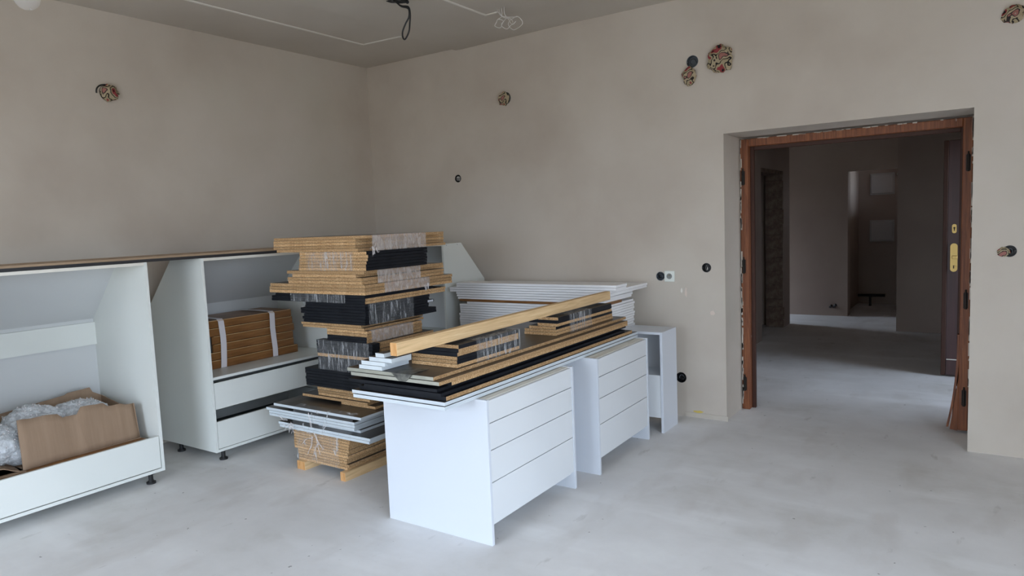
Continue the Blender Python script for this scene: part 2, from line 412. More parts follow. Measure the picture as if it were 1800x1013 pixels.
# splintered strip peeling off the right jamb at its foot
def peel(bm):
    vs = []
    for i in range(15):
        z = .035+.62*i/14; off = -.055*(1-i/14)**2.2
        x = DX1-.064+off
        vs.append([bm.verts.new((x-.007, FY0+.004, z)), bm.verts.new((x+.006, FY0+.002, z)), bm.verts.new((x+.006, FY0+.05, z)), bm.verts.new((x-.007, FY0+.052, z))])
    for a, b in zip(vs, vs[1:]):
        for k in range(4): bm.faces.new((a[k], a[(k+1) % 4], b[(k+1) % 4], b[k]))
    bm.faces.new(vs[0][::-1]); bm.faces.new(vs[-1])
part('peeling_strip', d1, jambwood, fn=peel, label='splintered strip bending off the jamb foot')
def splinter(bm):
    for k in range(5):
        x = DX1-.062-.010*k*.6
        prism(bm, [(x-.012-.008*(4-k), .02+.012*k), (x, .015+.008*k), (x+.006, .30-.04*k), (x, .36-.03*k)], 'y', FY0+.006+.006*k, FY0+.012+.006*k)
part('splinters', d1, jambwood, fn=splinter)['kind'] = 'stuff'
# plaster smears along the wooden frame
def smears(bm):
    random.seed(12)
    for _ in range(60):
        z = random.uniform(.02, 2.03); x = DX0+.006+random.uniform(-.001, .006)
        box(bm, x-.004, x+random.uniform(.002, .007), FY0-.003, FY0+.001, z, z+random.uniform(.01, .07))
    for _ in range(40):
        z = random.uniform(.3, 2.03)
        box(bm, DX1-random.uniform(.009, .014), DX1-.002, FY0-.003, FY0+.001, z, z+random.uniform(.01, .09))
    for _ in range(26):
        x = random.uniform(DX0+.03, DX1-.05)
        box(bm, x, x+random.uniform(.01, .05), FY0-.003, FY0+.001, 2.043-random.uniform(.002, .006), 2.045)
part('plaster_smears', d1, plaster, fn=smears).__setitem__('kind', 'stuff')

# ------------------------------------------------------------------ open entrance door leaf in the hall
d2 = tag(bpy.data.objects.new('door_2', None), kind='structure'); COL.objects.link(d2); d2.location = (.6, 7.13, 0)
part('door_leaf', d2, leafwood, [(-.272, .60, 7.10, 7.15, .012, 2.045)], bevel=.003)
part('door_edge', d2, jambdark, [(-.306, -.272, 7.094, 7.156, .012, 2.045)], bevel=.003)
part('kick_plate', d2, leafwood, [(-.265, .58, 7.094, 7.101, .02, .148)], bevel=.001)
part('kick_rail', d2, chase, [(-.265, .58, 7.092, 7.101, .150, .157)])
def lockplate(bm):
    pts = []
    for k in range(24):
        a = 2*pi*k/24
        pts.append((-.222+.027*cos(a), 1.045+.027*sin(a)+(.095 if sin(a) > 0 else -.095)))
    prism(bm, pts, 'y', 7.088, 7.10)
lp = part('lock_plate', d2, brass, fn=lockplate)
part('lock_cylinder', lp, brass, fn=lambda bm: cyl(bm, (-.222, 7.083, .965), .015, .02, 20, 'y'))
part('key_slot', lp, darkmetal, [(-.226, -.218, 7.072, 7.076, .952, .978)])
part('latch_knob', lp, brass, [(-.236, -.195, 7.074, 7.088, 1.035, 1.062)], bevel=.003)
def ros(bm):
    pts = []
    for k in range(20):
        a = 2*pi*k/20
        pts.append((-.222+.017*cos(a), 1.293+.017*sin(a)+(.022 if sin(a) > 0 else -.022)))
    prism(bm, pts, 'y', 7.09, 7.10)
r_ = part('upper_keyhole_plate', d2, brass, fn=ros)
part('keyhole', r_, darkmetal, fn=lambda bm: (cyl(bm, (-.222, 7.0885, 1.300), .008, .003, 14, 'y'), box(bm, -.226, -.218, 7.087, 7.090, 1.275, 1.30)))

# ------------------------------------------------------------------ fuse boxes in the closet, pipe stubs
for k, (z, lb) in enumerate(((1.86, 'upper pale square panel high on the dark closet wall beyond the hall'), (1.14, 'lower pale square panel halfway up the dark closet wall'))):
    o = empty('wall_panel', (-1.30, 12.195, z), lb, 'panel', 'pale panels in the far closet')
    part('panel_lid', o, boxwhite, [(-1.48, -1.18, 12.16, 12.195, z-.145, z+.145)], bevel=.004)
    part('panel_rim', o, boxwhite, [(-1.50, -1.16, 12.185, 12.2, z-.165, z+.165)], bevel=.003)
bm = bmesh.new(); tube(bm, smooth_path([(-1.12, 12.2, 1.99), (-1.10, 12.1, 2.0), (-1.05, 12.05, 2.06), (-.99, 12.06, 2.10)]), .02)
tag(obj('pipe_stub', bm, boxwhite), 'short pale bent conduit beside the upper closet panel', 'pipe')
bm = bmesh.new(); tube(bm, smooth_path([(-1.75, 10.65, .13), (-1.75, 10.60, .135), (-1.72, 10.58, .17)]), .018)
tag(obj('pipe_end', bm, plastic_black), 'right one of two dark pipe ends low on the far hall wall', 'pipe', 'pipe ends on the far wall')
bm = bmesh.new(); tube(bm, smooth_path([(-1.80, 10.65, .13), (-1.80, 10.61, .13), (-1.775, 10.58, .155)]), .016)
tag(obj('pipe_end', bm, plastic_black), 'left one of two dark pipe ends low on the far hall wall', 'pipe', 'pipe ends on the far wall')
bm = bmesh.new(); tube(bm, [(-1.62, 11.9, .16), (-1.25, 11.9, .165)], .022)
cyl(bm, (-1.45, 11.9, .08), .018, .16, 10)
tag(obj('floor_pipe', bm, plastic_black), 'dark low pipe on the closet floor beyond the hall', 'pipe')

# ------------------------------------------------------------------ recessed wall boxes, stuffing and socket
def wall_cup(name, x, z, r, label, m=plastic_grey, wires=0, seed=0, depth=.042):
    o = empty(name, (x, YB, z), label, 'wall box', 'round electrical boxes in the plaster')
    def f(bm):
        n = 24; ro, ri = r-.0005, r-.0035
        A = [bm.verts.new((x+ro*cos(2*pi*k/n), YB-.002, z+ro*sin(2*pi*k/n))) for k in range(n)]
        B_ = [bm.verts.new((x+ri*cos(2*pi*k/n), YB-.002, z+ri*sin(2*pi*k/n))) for k in range(n)]
        C_ = [bm.verts.new((x+ri*cos(2*pi*k/n), YB+depth-.004, z+ri*sin(2*pi*k/n))) for k in range(n)]
        D_ = [bm.verts.new((x+ro*cos(2*pi*k/n), YB+depth, z+ro*sin(2*pi*k/n))) for k in range(n)]
        for k in range(n):
            j = (k+1) % n
            bm.faces.new((A[k], A[j], B_[j], B_[k])); bm.faces.new((B_[k], B_[j], C_[j], C_[k])); bm.faces.new((D_[k], D_[j], A[j], A[k]))
        bm.faces.new(C_); bm.faces.new(D_[::-1]); bmesh.ops.recalc_face_normals(bm, faces=bm.faces[:])
    part('cup', o, m, fn=f)
    part('screw_post', o, m, [(x-r+.002, x-r+.010, YB+.002, YB+.03, z-.004, z+.004)])
    part('screw_post', o, m, [(x+r-.010, x+r-.002, YB+.002, YB+.03, z-.004, z+.004)])
    random.seed(seed)
    for k in range(wires):
        a0 = random.uniform(0, 2*pi)
        pts = [(x+r*.5*cos(a0+t*1.3)*(1-.1*t), YB+.03-.010*t, z+r*.5*sin(a0+t*1.3)) for t in range(5)]
        part('wire', o, random.choice([plastic_black, plastic_grey, wirewhite]), fn=lambda bm: tube(bm, smooth_path(pts, 4), .0022, 6))
    return o
wall_cup('wall_box', -3.9, 1.909, .034, 'small dark round box low on the back wall near the corner', plastic_black, 3, 5)
wall_cup('wall_box', -1.744, 2.583, .043, 'grey round box above a wad of newspaper over the doorway', plastic_grey, 1, 2)
wall_cup('wall_box', -1.664, 1.118, .034, 'black round box in the wall just left of the doorway', plastic_black, 5, 8)
wall_cup('wall_box', -2.016, 1.053, .034, 'grey round box directly left of the white socket', plastic_grey, 3, 9)
wall_cup('wall_box', -1.868, .293, .04, 'black round box low on the wall beside the narrow white cabinet', plastic_black, 3, 4)
wall_cup('wall_box', .118, 1.218, .034, 'round box right of the doorway half covered with red paper', plastic_black, 4, 6)

def crumple(name, c, r, label, ax='y', sq=(1, .7, 1), seed=0, group='wads of newspaper in the walls'):
    bm = bmesh.new(); bmesh.ops.create_icosphere(bm, subdivisions=3, radius=1)
    for v in bm.verts:
        p = v.co.copy(); q = p*2.1+Vector((seed*3.1, seed, 0))
        d = 1+.30*noise.noise(q)+.24*abs(noise.noise(q*2.2))+.07*noise.noise(q*5.5)
        v.co = Vector((p.x*sq[0], p.y*sq[1], p.z*sq[2]))*d*r
    for f in bm.faces: f.smooth = False
    if ax == 'x': bmesh.ops.rotate(bm, verts=bm.verts, cent=(0, 0, 0), matrix=Matrix.Rotation(pi/2, 3, 'Z'))
    o = obj(name, bm, paper); o.location = c
    return tag(o, label, 'newspaper', group)
cut(wl, [ccyl((XL, 2.499, 2.485), .055, .05, 'x')])
crumple('newspaper_wad', (XL+.012, 2.505, 2.485), .052, 'crumpled newspaper wad bulging out of the left wall', 'x', (1.05, .75, .95), 1)
bm = bmesh.new(); tube(bm, [(XL+.003, 2.499-.012+.062*cos(a)*1.0, 2.487+.052*sin(a)) for a in [pi*.45+i*.16 for i in range(13)]], .005, 8)
tag(obj('wall_ring', bm, plastic_black), 'black box rim showing round the left wall newspaper wad', 'wall box')
crumple('newspaper_wad', (-3.366, YB-.008, 2.535), .052, 'round newspaper wad alone on the back wall near the corner', 'y', (1, .7, .95), 2)
crumple('newspaper_wad', (-1.762, YB-.01, 2.482), .055, 'upright newspaper wad under a grey box above the doorway', 'y', (.85, .7, 1.12), 3)
crumple('newspaper_wad', (-1.542, YB-.01, 2.565), .082, 'largest newspaper wad, high above the left side of the doorway', 'y', (1, .55, 1.05), 4)
crumple('newspaper_wad', (.108, YB-.008, 2.546), .05, 'newspaper wad in the upper right corner of the back wall', 'y', (1, .6, .95), 5)
crumple('newspaper_wad', (.088, YB-.004, 1.214), .026, 'small red paper wad in the box right of the doorway', 'y', (1.1, .6, 1), 9)
bm = bmesh.new(); tube(bm, [(-3.345+.036*cos(a), YB-.003, 2.538+.042*sin(a)) for a in [-pi*.5+i*.16 for i in range(20)]], .007, 8)
tag(obj('wall_ring', bm, plastic_black), 'black box rim right of the lone newspaper wad on the back wall', 'wall box')
# socket with cover plate
so = empty('wall_socket', (-1.945, YB, 1.054), 'white square wall socket with earthing pin left of the doorway', 'socket')
part('cover_plate', so, socketwhite, [(-1.982, -1.904, YB-.010, YB, 1.013, 1.095)], bevel=.003)
def ringf(bm):
    tube(bm, [(-1.943+.019*cos(2*pi*k/20), YB-.011, 1.054+.019*sin(2*pi*k/20)) for k in range(20)], .0022, 6, True)
part('socket_ring', so, socketdark, fn=ringf)
part('socket_well', so, socketdark, fn=lambda bm: cyl(bm, (-1.943, YB-.0098, 1.054), .016, .003, 20, 'y'))
part('earth_pin', so, brass, fn=lambda bm: cyl(bm, (-1.943, YB-.016, 1.062), .0024, .012, 10, 'y'))

# ------------------------------------------------------------------ things hanging from the ceiling
bc = empty('hanging_cable', (-3.28, 3.6, CEIL), 'black looped cable dangling from the ceiling', 'cable')
K = lambda px: Vector(px)
def cab(bm):
    P = [(-3.08, 3.55, 3.03), (-3.20, 3.6, 3.012), (-3.27, 3.6, 2.985), (-3.24, 3.6, 2.962), (-3.185, 3.6, 2.945), (-3.172, 3.6, 2.90), (-3.180, 3.6, 2.835), (-3.19, 3.6, 2.79), (-3.215, 3.6, 2.755), (-3.235, 3.6, 2.745), (-3.248, 3.6, 2.765), (-3.245, 3.6, 2.80), (-3.215, 3.6, 2.845), (-3.185, 3.6, 2.88), (-3.18, 3.595, 2.93), (-3.235, 3.59, 2.955), (-3.27, 3.585, 2.985), (-3.33, 3.6, 3.03)]
    tube(bm, smooth_path(P, 6), .0055, 8)
part('cable_loop', bc, wireblack, fn=cab)
part('cable_bundle', bc, wireblack, fn=lambda bm: tube(bm, smooth_path([(-3.36, 3.58, 3.035), (-3.28, 3.6, 2.998), (-3.205, 3.605, 2.985), (-3.19, 3.6, 2.975)]), .011, 10))
part('cable_end', bc, wireblack, fn=lambda bm: tube(bm, smooth_path([(-3.40, 3.6, 3.035), (-3.33, 3.6, 3.005), (-3.25, 3.6, 2.99)]), .006, 8))
wc = empty('hanging_wires', (-2.90, 4.27, CEIL), 'thin white wires curled in loops under the ceiling near the back wall', 'cable')
def wires(bm):
    for s in range(3):
        c0 = Vector((-2.93+.07*s, 4.28, 2.93-.012*s)); rr = .035+.01*s
        P = [Vector((-2.90-.02*s, 4.27, 3.032)), Vector((-2.90, 4.275, 2.975))]
        P += [c0+Vector((rr*cos(a), .01*sin(3*a+s), rr*.8*sin(a))) for a in [1.6-i*.6 for i in range(14)]]
        tube(bm, smooth_path(P, 4), .0022, 6)
    tube(bm, smooth_path([(-2.86, 4.25, 3.032), (-2.865, 4.26, 2.98), (-2.84, 4.27, 2.94), (-2.81, 4.27, 2.90), (-2.78, 4.27, 2.915)]), .0025, 6)
part('wire_loops', wc, wirewhite, fn=wires)
bc2 = Vector((-3.0, 1.25, 2.415))
lb = empty('light_bulb', (bc2.x, bc2.y, CEIL), 'clear bare bulb hanging at the upper left edge of the room', 'light bulb')
def globe(bm):
    bmesh.ops.create_uvsphere(bm, u_segments=28, v_segments=18, radius=.045, matrix=Matrix.Translation(bc2))
    for v in bm.verts:
        if v.co.z > bc2.z+.02:
            k = (v.co.z-bc2.z-.02)/.025
            v.co.x = bc2.x+(v.co.x-bc2.x)*(1-.35*k*(1-k))
            v.co.z += .02*k
    for f in bm.faces: f.smooth = True
part('bulb_glass', lb, glass, fn=globe)
part('filament_stem', lb, wirewhite, fn=lambda bm: (cyl(bm, (bc2.x, bc2.y, bc2.z+.03), .006, .05, 10), tube(bm, smooth_path([bc2+Vector((-.018, 0, .004)), bc2+Vector((-.008, 0, .014)), bc2+Vector((.008, .0, .0)), bc2+Vector((.018, 0, .01))]), .003, 6)))
part('bulb_socket', lb, plastic_black, fn=lambda bm: cyl(bm, (bc2.x, bc2.y, bc2.z+.095), .019, .07, 18))
part('bulb_cord', lb, wireblack, fn=lambda bm: tube(bm, [(bc2.x, bc2.y, bc2.z+.12), (bc2.x, bc2.y, CEIL)], .004, 8))

# ------------------------------------------------------------------ low eaves cabinets with sloping backs
ZB, ZT = .066, 1.352; CF = -4.17; CTB = -4.515; CBK = -4.865; ZK = .99; T = .018
def leg(root, x, y, h=ZB):
    l = part('leg', root, plastic_black, fn=lambda bm: (cyl(bm, (x, y, h/2+.004), .0135, h-.008, 16), cyl(bm, (x, y, h-.004), .026, .008, 18)))
    part('foot', l, plastic_black, fn=lambda bm: (cyl(bm, (x, y, .0055), .027, .011, 20), cyl(bm, (x, y, .015), .021, .010, 20, 'z', .015)))
def eaves_cabinet(y0, y1, label, z_draw, shelf=None, rail=True):
    root = empty('eaves_cabinet', (CF-.3, (y0+y1)/2, 0), label, 'cabinet', 'white cabinets with sloping backs along the walls')
    prof = [(CF, ZB), (CF, ZT), (CTB, ZT), (CBK, ZK), (CBK, ZB)]
    for a, b in ((y0, y0+T), (y1-T, y1)):
        part('side_panel', root, cabwhite, fn=lambda bm: prism(bm, prof, 'y', a, b))
    part('bottom_panel', root, cabwhite, [(CF-.001, CBK+.01, y0+T, y1-T, ZB, ZB+.018)])
    part('top_panel', root, creamedge, [(CF-.001, CTB, y0+T, y1-T, ZT-.018, ZT-.0005)])
    part('sloping_back', root, cabback, fn=lambda bm: prism(bm, [(CTB+.006, ZT-.018), (CTB-.004, ZT-.010), (CBK, ZK-.005), (CBK+.010, ZK-.005)], 'y', y0+T, y1-T))
    part('back_panel', root, cabback, [(CBK, CBK+.006, y0+T, y1-T, ZB+.018, ZK-.005)])
    if rail: part('back_rail', root, cabwhite, [(CBK+.006, CBK+.024, y0+T, y1-T, .815, .962)])
    for a, b in z_draw:
        d = part('drawer', root, cabwhite, [(CF-.0205, CF-.002, y0+T+.004, y1-T-.004, a, b)], bevel=.0012)
        part('drawer_side', d, cabwhite, [(CF-.60, CF-.021, y0+T+.014, y0+T+.028, a+.02, b-.03)])
        part('drawer_side', d, cabwhite, [(CF-.60, CF-.021, y1-T-.028, y1-T-.014, a+.02, b-.03)])
        part('drawer_base', d, gapshade if shelf else cabwhite, [(CF-.60, CF-.021, y0+T+.028, y1-T-.028, a+.02, a+.032)])  # below a shelf the drawer's inner shade is painted into the base
        part('drawer_back', d, cabwhite, [(CF-.615, CF-.601, y0+T+.014, y1-T-.014, a+.02, b-.03)])
    if shelf: part('shelf', root, cabwhite, [(CF-.004, CBK+.007, y0+T, y1-T, shelf-.018, shelf)])
    for yy in (y0+.07, y1-.075):
        leg(root, CF-.035, yy, ZB); leg(root, -4.645, yy-.035, ZB)
    return root
c1 = eaves_cabinet(1.160, 2.243, 'leftmost open white cabinet holding a cardboard box of bubble wrap', [(.089, .286)])
c2 = eaves_cabinet(2.592, 3.69, 'white cabinet with strapped brown bundle and two open drawers left of the tower', [(.352, .528), (.087, .269)], shelf=.567, rail=False)
part('gap_shade_strip', c2, gapshade, [(CF-.05, CF-.03, 2.592+T, 3.69-T, .53, .548)])  # dark strip standing in for shade between shelf and upper drawer
# third cabinet, facing the camera in the corner behind the tower
def corner_cabinet():
    xr = -3.60; xl = -4.62; yf, ytb, yk = 4.335, 4.565, 4.87
    root = empty('eaves_cabinet', ((xl+xr)/2, 4.6, 0), 'white sloping-back cabinet in the far corner behind the tower of boards', 'cabinet', 'white cabinets with sloping backs along the walls')
    prof = [(yf, ZB), (yf, ZT), (ytb, ZT), (yk, 1.03), (yk, ZB)]
    for a, b in ((xl, xl+T), (xr-T, xr)):
        part('side_panel', root, cabwhite, fn=lambda bm: prism(bm, prof, 'x', a, b))
    part('top_panel', root, creamedge, [(xl+T, xr-T, yf, ytb, ZT-.018, ZT-.0005)])
    part('bottom_panel', root, cabwhite, [(xl+T, xr-T, yf, yk-.01, ZB, ZB+.018)])
    part('sloping_back', root, cabback, fn=lambda bm: prism(bm, [(ytb-.006, ZT-.018), (ytb+.004, ZT-.01), (yk, 1.025), (yk-.01, 1.025)], 'x', xl+T, xr-T))
    part('back_panel', root, cabback, [(xl+T, xr-T, yk-.006, yk, ZB+.018, 1.025)])
    part('shelf', root, cabwhite, [(xl+T, xr-T, yf+.01, yk-.01, .55, .568)])
    for x in (xl+.08, xr-.08):
        leg(root, x, yf+.04, ZB); leg(root, x, yk-.1, ZB)
    for y in (yf+.04, ytb-.05):
        part('screw', root, plastic_grey, fn=lambda bm: cyl(bm, (xr+.0005, y, ZT-.013), .003, .002, 10, 'x'))
    return root
corner_cabinet()

# long tan worktop board laid over the cabinets
wt = empty('worktop_board', (-4.39, 2.8, ZT), 'long tan board with dark edge lying across the white cabinets', 'board')
part('board_body', wt, [tanboard, tanboard, tanboard], [(-4.62, CF-.012, .6, 4.90, ZT+.018, ZT+.030)])
part('dark_edge', wt, darkedge, [(-4.60, CF-.004, .6, 4.91, ZT+.0005, ZT+.018)])

# ------------------------------------------------------------------ cardboard box, bubble wrap and boards in the first drawer
for k, z in enumerate((.124, .150, .176, .202, .228, .252)):
    o = part('flat_board', None, brownboard, [(-4.74+.01*(k % 2), CF-.026-.004*(k % 3), 1.215, 2.19-.008*(k % 3), z, z+.0235)], bevel=.0015)
    tag(o, ['lowest','second lowest','third lowest','third highest','second highest','topmost'][k]+' flat brown board in the leftmost cabinet drawer under the cardboard box', 'board', 'flat brown boards in the drawer')
ZC = .2765
cbx = empty('cardboard_box', (-4.45, 1.8, ZC), 'torn open brown cardboard box filled with bubble wrap in the leftmost cabinet', 'box')
def torn(bm):
    ys = [1.535+.0252*i for i in range(26)]
    top = []
    for i, y in enumerate(ys):
        t = i/25
        z = .548-.05*t + .012*noise.noise(Vector((y*14, 1, 0)))
        if 9 <= i <= 12: z -= .024
        if 13 <= i <= 18: z += .018
        if i >= 23: z -= .012
        top.append((y, z))
    f_ = [(1.520, ZC)]+[(y, z) for y, z in top]+[(2.160, ZC)]
    n = len(top); cols = []
    for i, (y, z) in enumerate(top):
        col = []
        for j in range(7):
            zz = ZC+(z-ZC)*j/6
            xx = -4.262-.045*(j/6)+.006*noise.noise(Vector((y*9, zz*9, 2)))-.02*(i/25)
            yy = y if i else y-.010*(1-j/6)
            col.append((xx, yy, zz))
        cols.append(col)
    for off in (0, 1):
        pass
    A = [[bm.verts.new(p) for p in c] for c in cols]
    B_ = [[bm.verts.new((p[0]-.0045, p[1], p[2])) for p in c] for c in cols]
    for i in range(n-1):
        for j in range(6):
            bm.faces.new((A[i][j], A[i+1][j], A[i+1][j+1], A[i][j+1])).smooth = True
            bm.faces.new((B_[i][j], B_[i][j+1], B_[i+1][j+1], B_[i+1][j])).smooth = True
    for i in range(n-1):
        bm.faces.new((A[i][6], A[i+1][6], B_[i+1][6], B_[i][6])); bm.faces.new((A[i+1][0], A[i][0], B_[i][0], B_[i+1][0]))
    for j in range(6):
        bm.faces.new((A[0][j], A[0][j+1], B_[0][j+1], B_[0][j])); bm.faces.new((A[-1][j+1], A[-1][j], B_[-1][j], B_[-1][j+1]))
part('front_wall', cbx, cardboard, fn=torn)
part('side_wall', cbx, cardboard, fn=lambda bm: prism(bm, [(-4.286, ZC), (-4.322, .49), (-4.45, .46), (-4.72, .50), (-4.72, ZC)], 'y', 2.163, 2.168))
part('back_wall', cbx, cardboard, fn=lambda bm: prism(bm, [(1.45, ZC), (1.45, .50), (1.95, .545), (1.97, .555), (2.10, .562), (2.115, .53), (2.165, .50), (2.165, ZC)], 'x', -4.725, -4.72))
part('base', cbx, cardboard, [(-4.72, -4.27, 1.40, 2.163, ZC+.0005, ZC+.004)])
def flap(bm):
    n = 9; A = []; B_ = []
    for i in range(n):
        y = 1.36+.155*i/(n-1); z = ZC+.004+.085*(1-i/(n-1))**1.3+.012*noise.noise(Vector((y*30, 0, 0)))
        A.append([bm.verts.new((-4.262-.01*noise.noise(Vector((y*20, 3, 0))), y, z)), bm.verts.new((-4.66, y+.02, z+.02))])
        B_.append([bm.verts.new((v.co.x, v.co.y, v.co.z-.0045)) for v in A[-1]])
    for i in range(n-1):
        bm.faces.new((A[i][0], A[i+1][0], A[i+1][1], A[i][1])); bm.faces.new((B_[i][0], B_[i][1], B_[i+1][1], B_[i+1][0]))
        bm.faces.new((A[i][0], B_[i][0], B_[i+1][0], A[i+1][0])); bm.faces.new((A[i][1], A[i+1][1], B_[i+1][1], B_[i][1]))
    bm.faces.new((A[0][0], A[0][1], B_[0][1], B_[0][0])); bm.faces.new((A[-1][0], B_[-1][0], B_[-1][1], A[-1][1]))
part('side_flap', cbx, cardboard, fn=flap, label='torn bent side flap')
part('base_flap', cbx, cardboard, [(-4.68, -4.235, 1.22, 1.53, ZC+.0005, ZC+.004)])
def lump(bm, c, r, seed, sub=5):
    res = bmesh.ops.create_icosphere(bm, subdivisions=sub, radius=1, matrix=Matrix())
    for v in res['verts']:
        p = v.co.copy(); q = p*1.7+Vector((seed, seed*.5, 0))
        d = 1+.14*noise.noise(q)+.10*abs(noise.noise(q*2.6))*1.3+.055*noise.noise(q*6)+.03*noise.noise(q*14)
        v.co = Vector(c)+Vector((p.x*r[0], p.y*r[1], p.z*r[2]))*d
        if v.co.z < ZC+.006: v.co.z = ZC+.006
    for f in bm.faces: f.smooth = True
def wrapm(bm):
    lump(bm, (-4.50, 1.68, .43), (.165, .17, .13), 1); lump(bm, (-4.52, 1.94, .42), (.15, .18, .115), 2)
    lump(bm, (-4.46, 1.43, .41), (.17, .16, .12), 3); lump(bm, (-4.42, 1.55, .37), (.12, .10, .085), 4, 4)
bw = part('bubble_wrap', None, bubble, fn=wrapm)
tag(bw, 'crumpled clear bubble wrap heaped in the torn cardboard box', 'bubble wrap')
def bubs(bm):
    random.seed(5)
    src = bw.data
    vs = [v.co+bw.location for v in src.vertices if v.normal.x+v.normal.z > .2]
    nv = [v.normal.copy() for v in src.vertices if v.normal.x+v.normal.z > .2]
    for k in random.sample(range(len(vs)), 420):
        c = vs[k]+nv[k]*.001
        bmesh.ops.create_icosphere(bm, subdivisions=1, radius=random.uniform(.004, .007), matrix=Matrix.Translation(c))
    for f in bm.faces: f.smooth = True
bb = part('bubbles', bw, filmhaze, fn=bubs); bb['kind'] = 'stuff'

# ------------------------------------------------------------------ strapped brown bundle on the shelf
SH = .5675
lay = [(2.750, 3.505, .060), (2.752, 3.475, .056), (2.790, 3.470, .056), (2.790, 3.487, .056), (2.755, 3.472, .056), (2.748, 3.468, .056)]
z = SH
for k, (a, b, h_) in enumerate(lay):
    o = empty('wrapped_board', (-4.6, 3.1, z), ['lowest','second','third','fourth','fifth','topmost'][k]+' brown layer of the strapped bundle on the cabinet shelf', 'board', 'brown layers of the strapped bundle')
    part('board', o, brownboard, [(-4.80, -4.425-.004*(k % 2), a, b, z, z+h_-.002)], bevel=.003)
    if k in (2, 3): part('slot_shade_block', o, gapshade, [(-4.80, -4.44, a-.036, a-.001, z, z+h_-.002)])  # dark block painting the shade inside the open slot
    part('joint_strip', o, pine, [(-4.4255, -4.4235, a+.01, b-.01, z+h_-.0045, z+h_-.0022)])
    z += h_
ztop = z
for k, yy in enumerate((2.862, 3.285)):
    def st(bm, yy=yy):
        w = .022
        P = [(-4.805, SH+.002), (-4.808, ztop+.001), (-4.60, ztop+.006), (-4.44, ztop+.003), (-4.418, ztop-.012), (-4.4165, ztop-.12), (-4.417, SH+.16), (-4.4165, SH+.06), (-4.418, SH+.0015), (-4.45, SH+.0008)]
        prev = None
        for i, (x, z_) in enumerate(P):
            sh = (.006*sin(i*1.3+yy*9)) if 3 < i < 9 else 0
            cur = [bm.verts.new((x, yy-w+sh, z_)), bm.verts.new((x, yy+w+sh, z_)), bm.verts.new((x+.0015, yy+w+sh, z_+.001)), bm.verts.new((x+.0015, yy-w+sh, z_+.001))]
            if prev:
                for q in range(4): bm.faces.new((prev[q], prev[(q+1) % 4], cur[(q+1) % 4], cur[q]))
            prev = cur
        bmesh.ops.recalc_face_normals(bm, faces=bm.faces[:])
    o = part('packing_strap', None, strapm, fn=st)
    tag(o, ['left', 'right'][k]+' white packing strap around the brown bundle on the shelf', 'strap', 'white straps on the brown bundle')

# ------------------------------------------------------------------ white drawer units under the long pile
def drawer_unit(name, x, y0, y1, xb, label, rot=0):
    root = empty(name, (x-.3, (y0+y1)/2, 0), label, 'drawer unit', 'white drawer units under the pile')
    H_ = .694
    for k, (a, b) in enumerate(((y0, y0+T), (y1-T, y1))):
        part('side_panel', root, whedge, [(xb, x, a, b, 0, H_)], bevel=.0008)
    for i, (a, b) in enumerate(((.582, .688), (.453, .578), (.299, .449), (.100, .295))):
        d = part('drawer', root, melamine, [(x-.022, x-.004, y0+T+.002, y1-T-.002, a, b)], bevel=.0009)
        part('drawer_box', d, fiber, [(x-.55, x-.0225, y0+T+.03, y1-T-.03, a+.012, b-.025)])
    part('top_rail', root, creamedge, [(x-.10, x-.0235, y0+T, y1-T, .672, .6915)])
    part('top_rail', root, melamine, [(xb, xb+.1, y0+T, y1-T, .675, .6915)])
    part('base_panel', root, melamine, [(xb+.01, x-.0235, y0+T, y1-T, .082, .098)])
    part('back_panel', root, fiber, [(xb, xb+.006, y0+T, y1-T, .10, .672)])
    if rot:
        pass
    return root
drawer_unit('drawer_unit', -1.876, 2.511, 3.325, -2.532, 'nearer white four-drawer unit carrying the near end of the board pile')
u2 = drawer_unit('drawer_unit', -1.855, 3.556, 4.318, -2.50, 'farther white four-drawer unit carrying the far end of the board pile')
u2.rotation_euler.z = radians(.9)
nc = empty('open_cabinet', (-1.975, 4.6, 0), 'narrow white open cabinet standing against the wall left of the doorway', 'cabinet')
part('side_panel', nc, whedge, [(-1.840, -1.822, 4.478, 4.742, 0, .708)], bevel=.0008)
part('side_panel', nc, whedge, [(-2.148, -2.130, 4.478, 4.742, 0, .708)], bevel=.0008)
part('top_panel', nc, whedge, [(-2.130, -1.840, 4.478, 4.742, .690, .708)], bevel=.0008)
part('drawer', nc, melamine, [(-2.128, -1.842, 4.482, 4.50, .105, .405)], bevel=.001)
part('shelf', nc, melamine, [(-2.130, -1.840, 4.50, 4.735, .389, .405)])
part('back_panel', nc, fiber, [(-2.130, -1.840, 4.736, 4.742, .10, .69)])
part('base_panel', nc, melamine, [(-2.130, -1.840, 4.50, 4.735, .105, .121)])
# hidden low carcass that carries the white stack
lc = empty('base_cabinet', (-2.8, 4.58, 0), 'low white cabinet under the stack of white panels by the back wall', 'cabinet')
part('side_panel', lc, melamine, [(-3.42, -3.402, 4.345, 4.80, 0, .5255)]); part('side_panel', lc, melamine, [(-2.238, -2.22, 4.345, 4.80, 0, .5255)])
part('top_panel', lc, melamine, [(-3.402, -2.238, 4.345, 4.80, .508, .5255)]); part('door', lc, melamine, [(-3.40, -2.24, 4.347, 4.365, .10, .505)], bevel=.001)
part('bottom_panel', lc, melamine, [(-3.402, -2.238, 4.366, 4.80, .10, .118)])

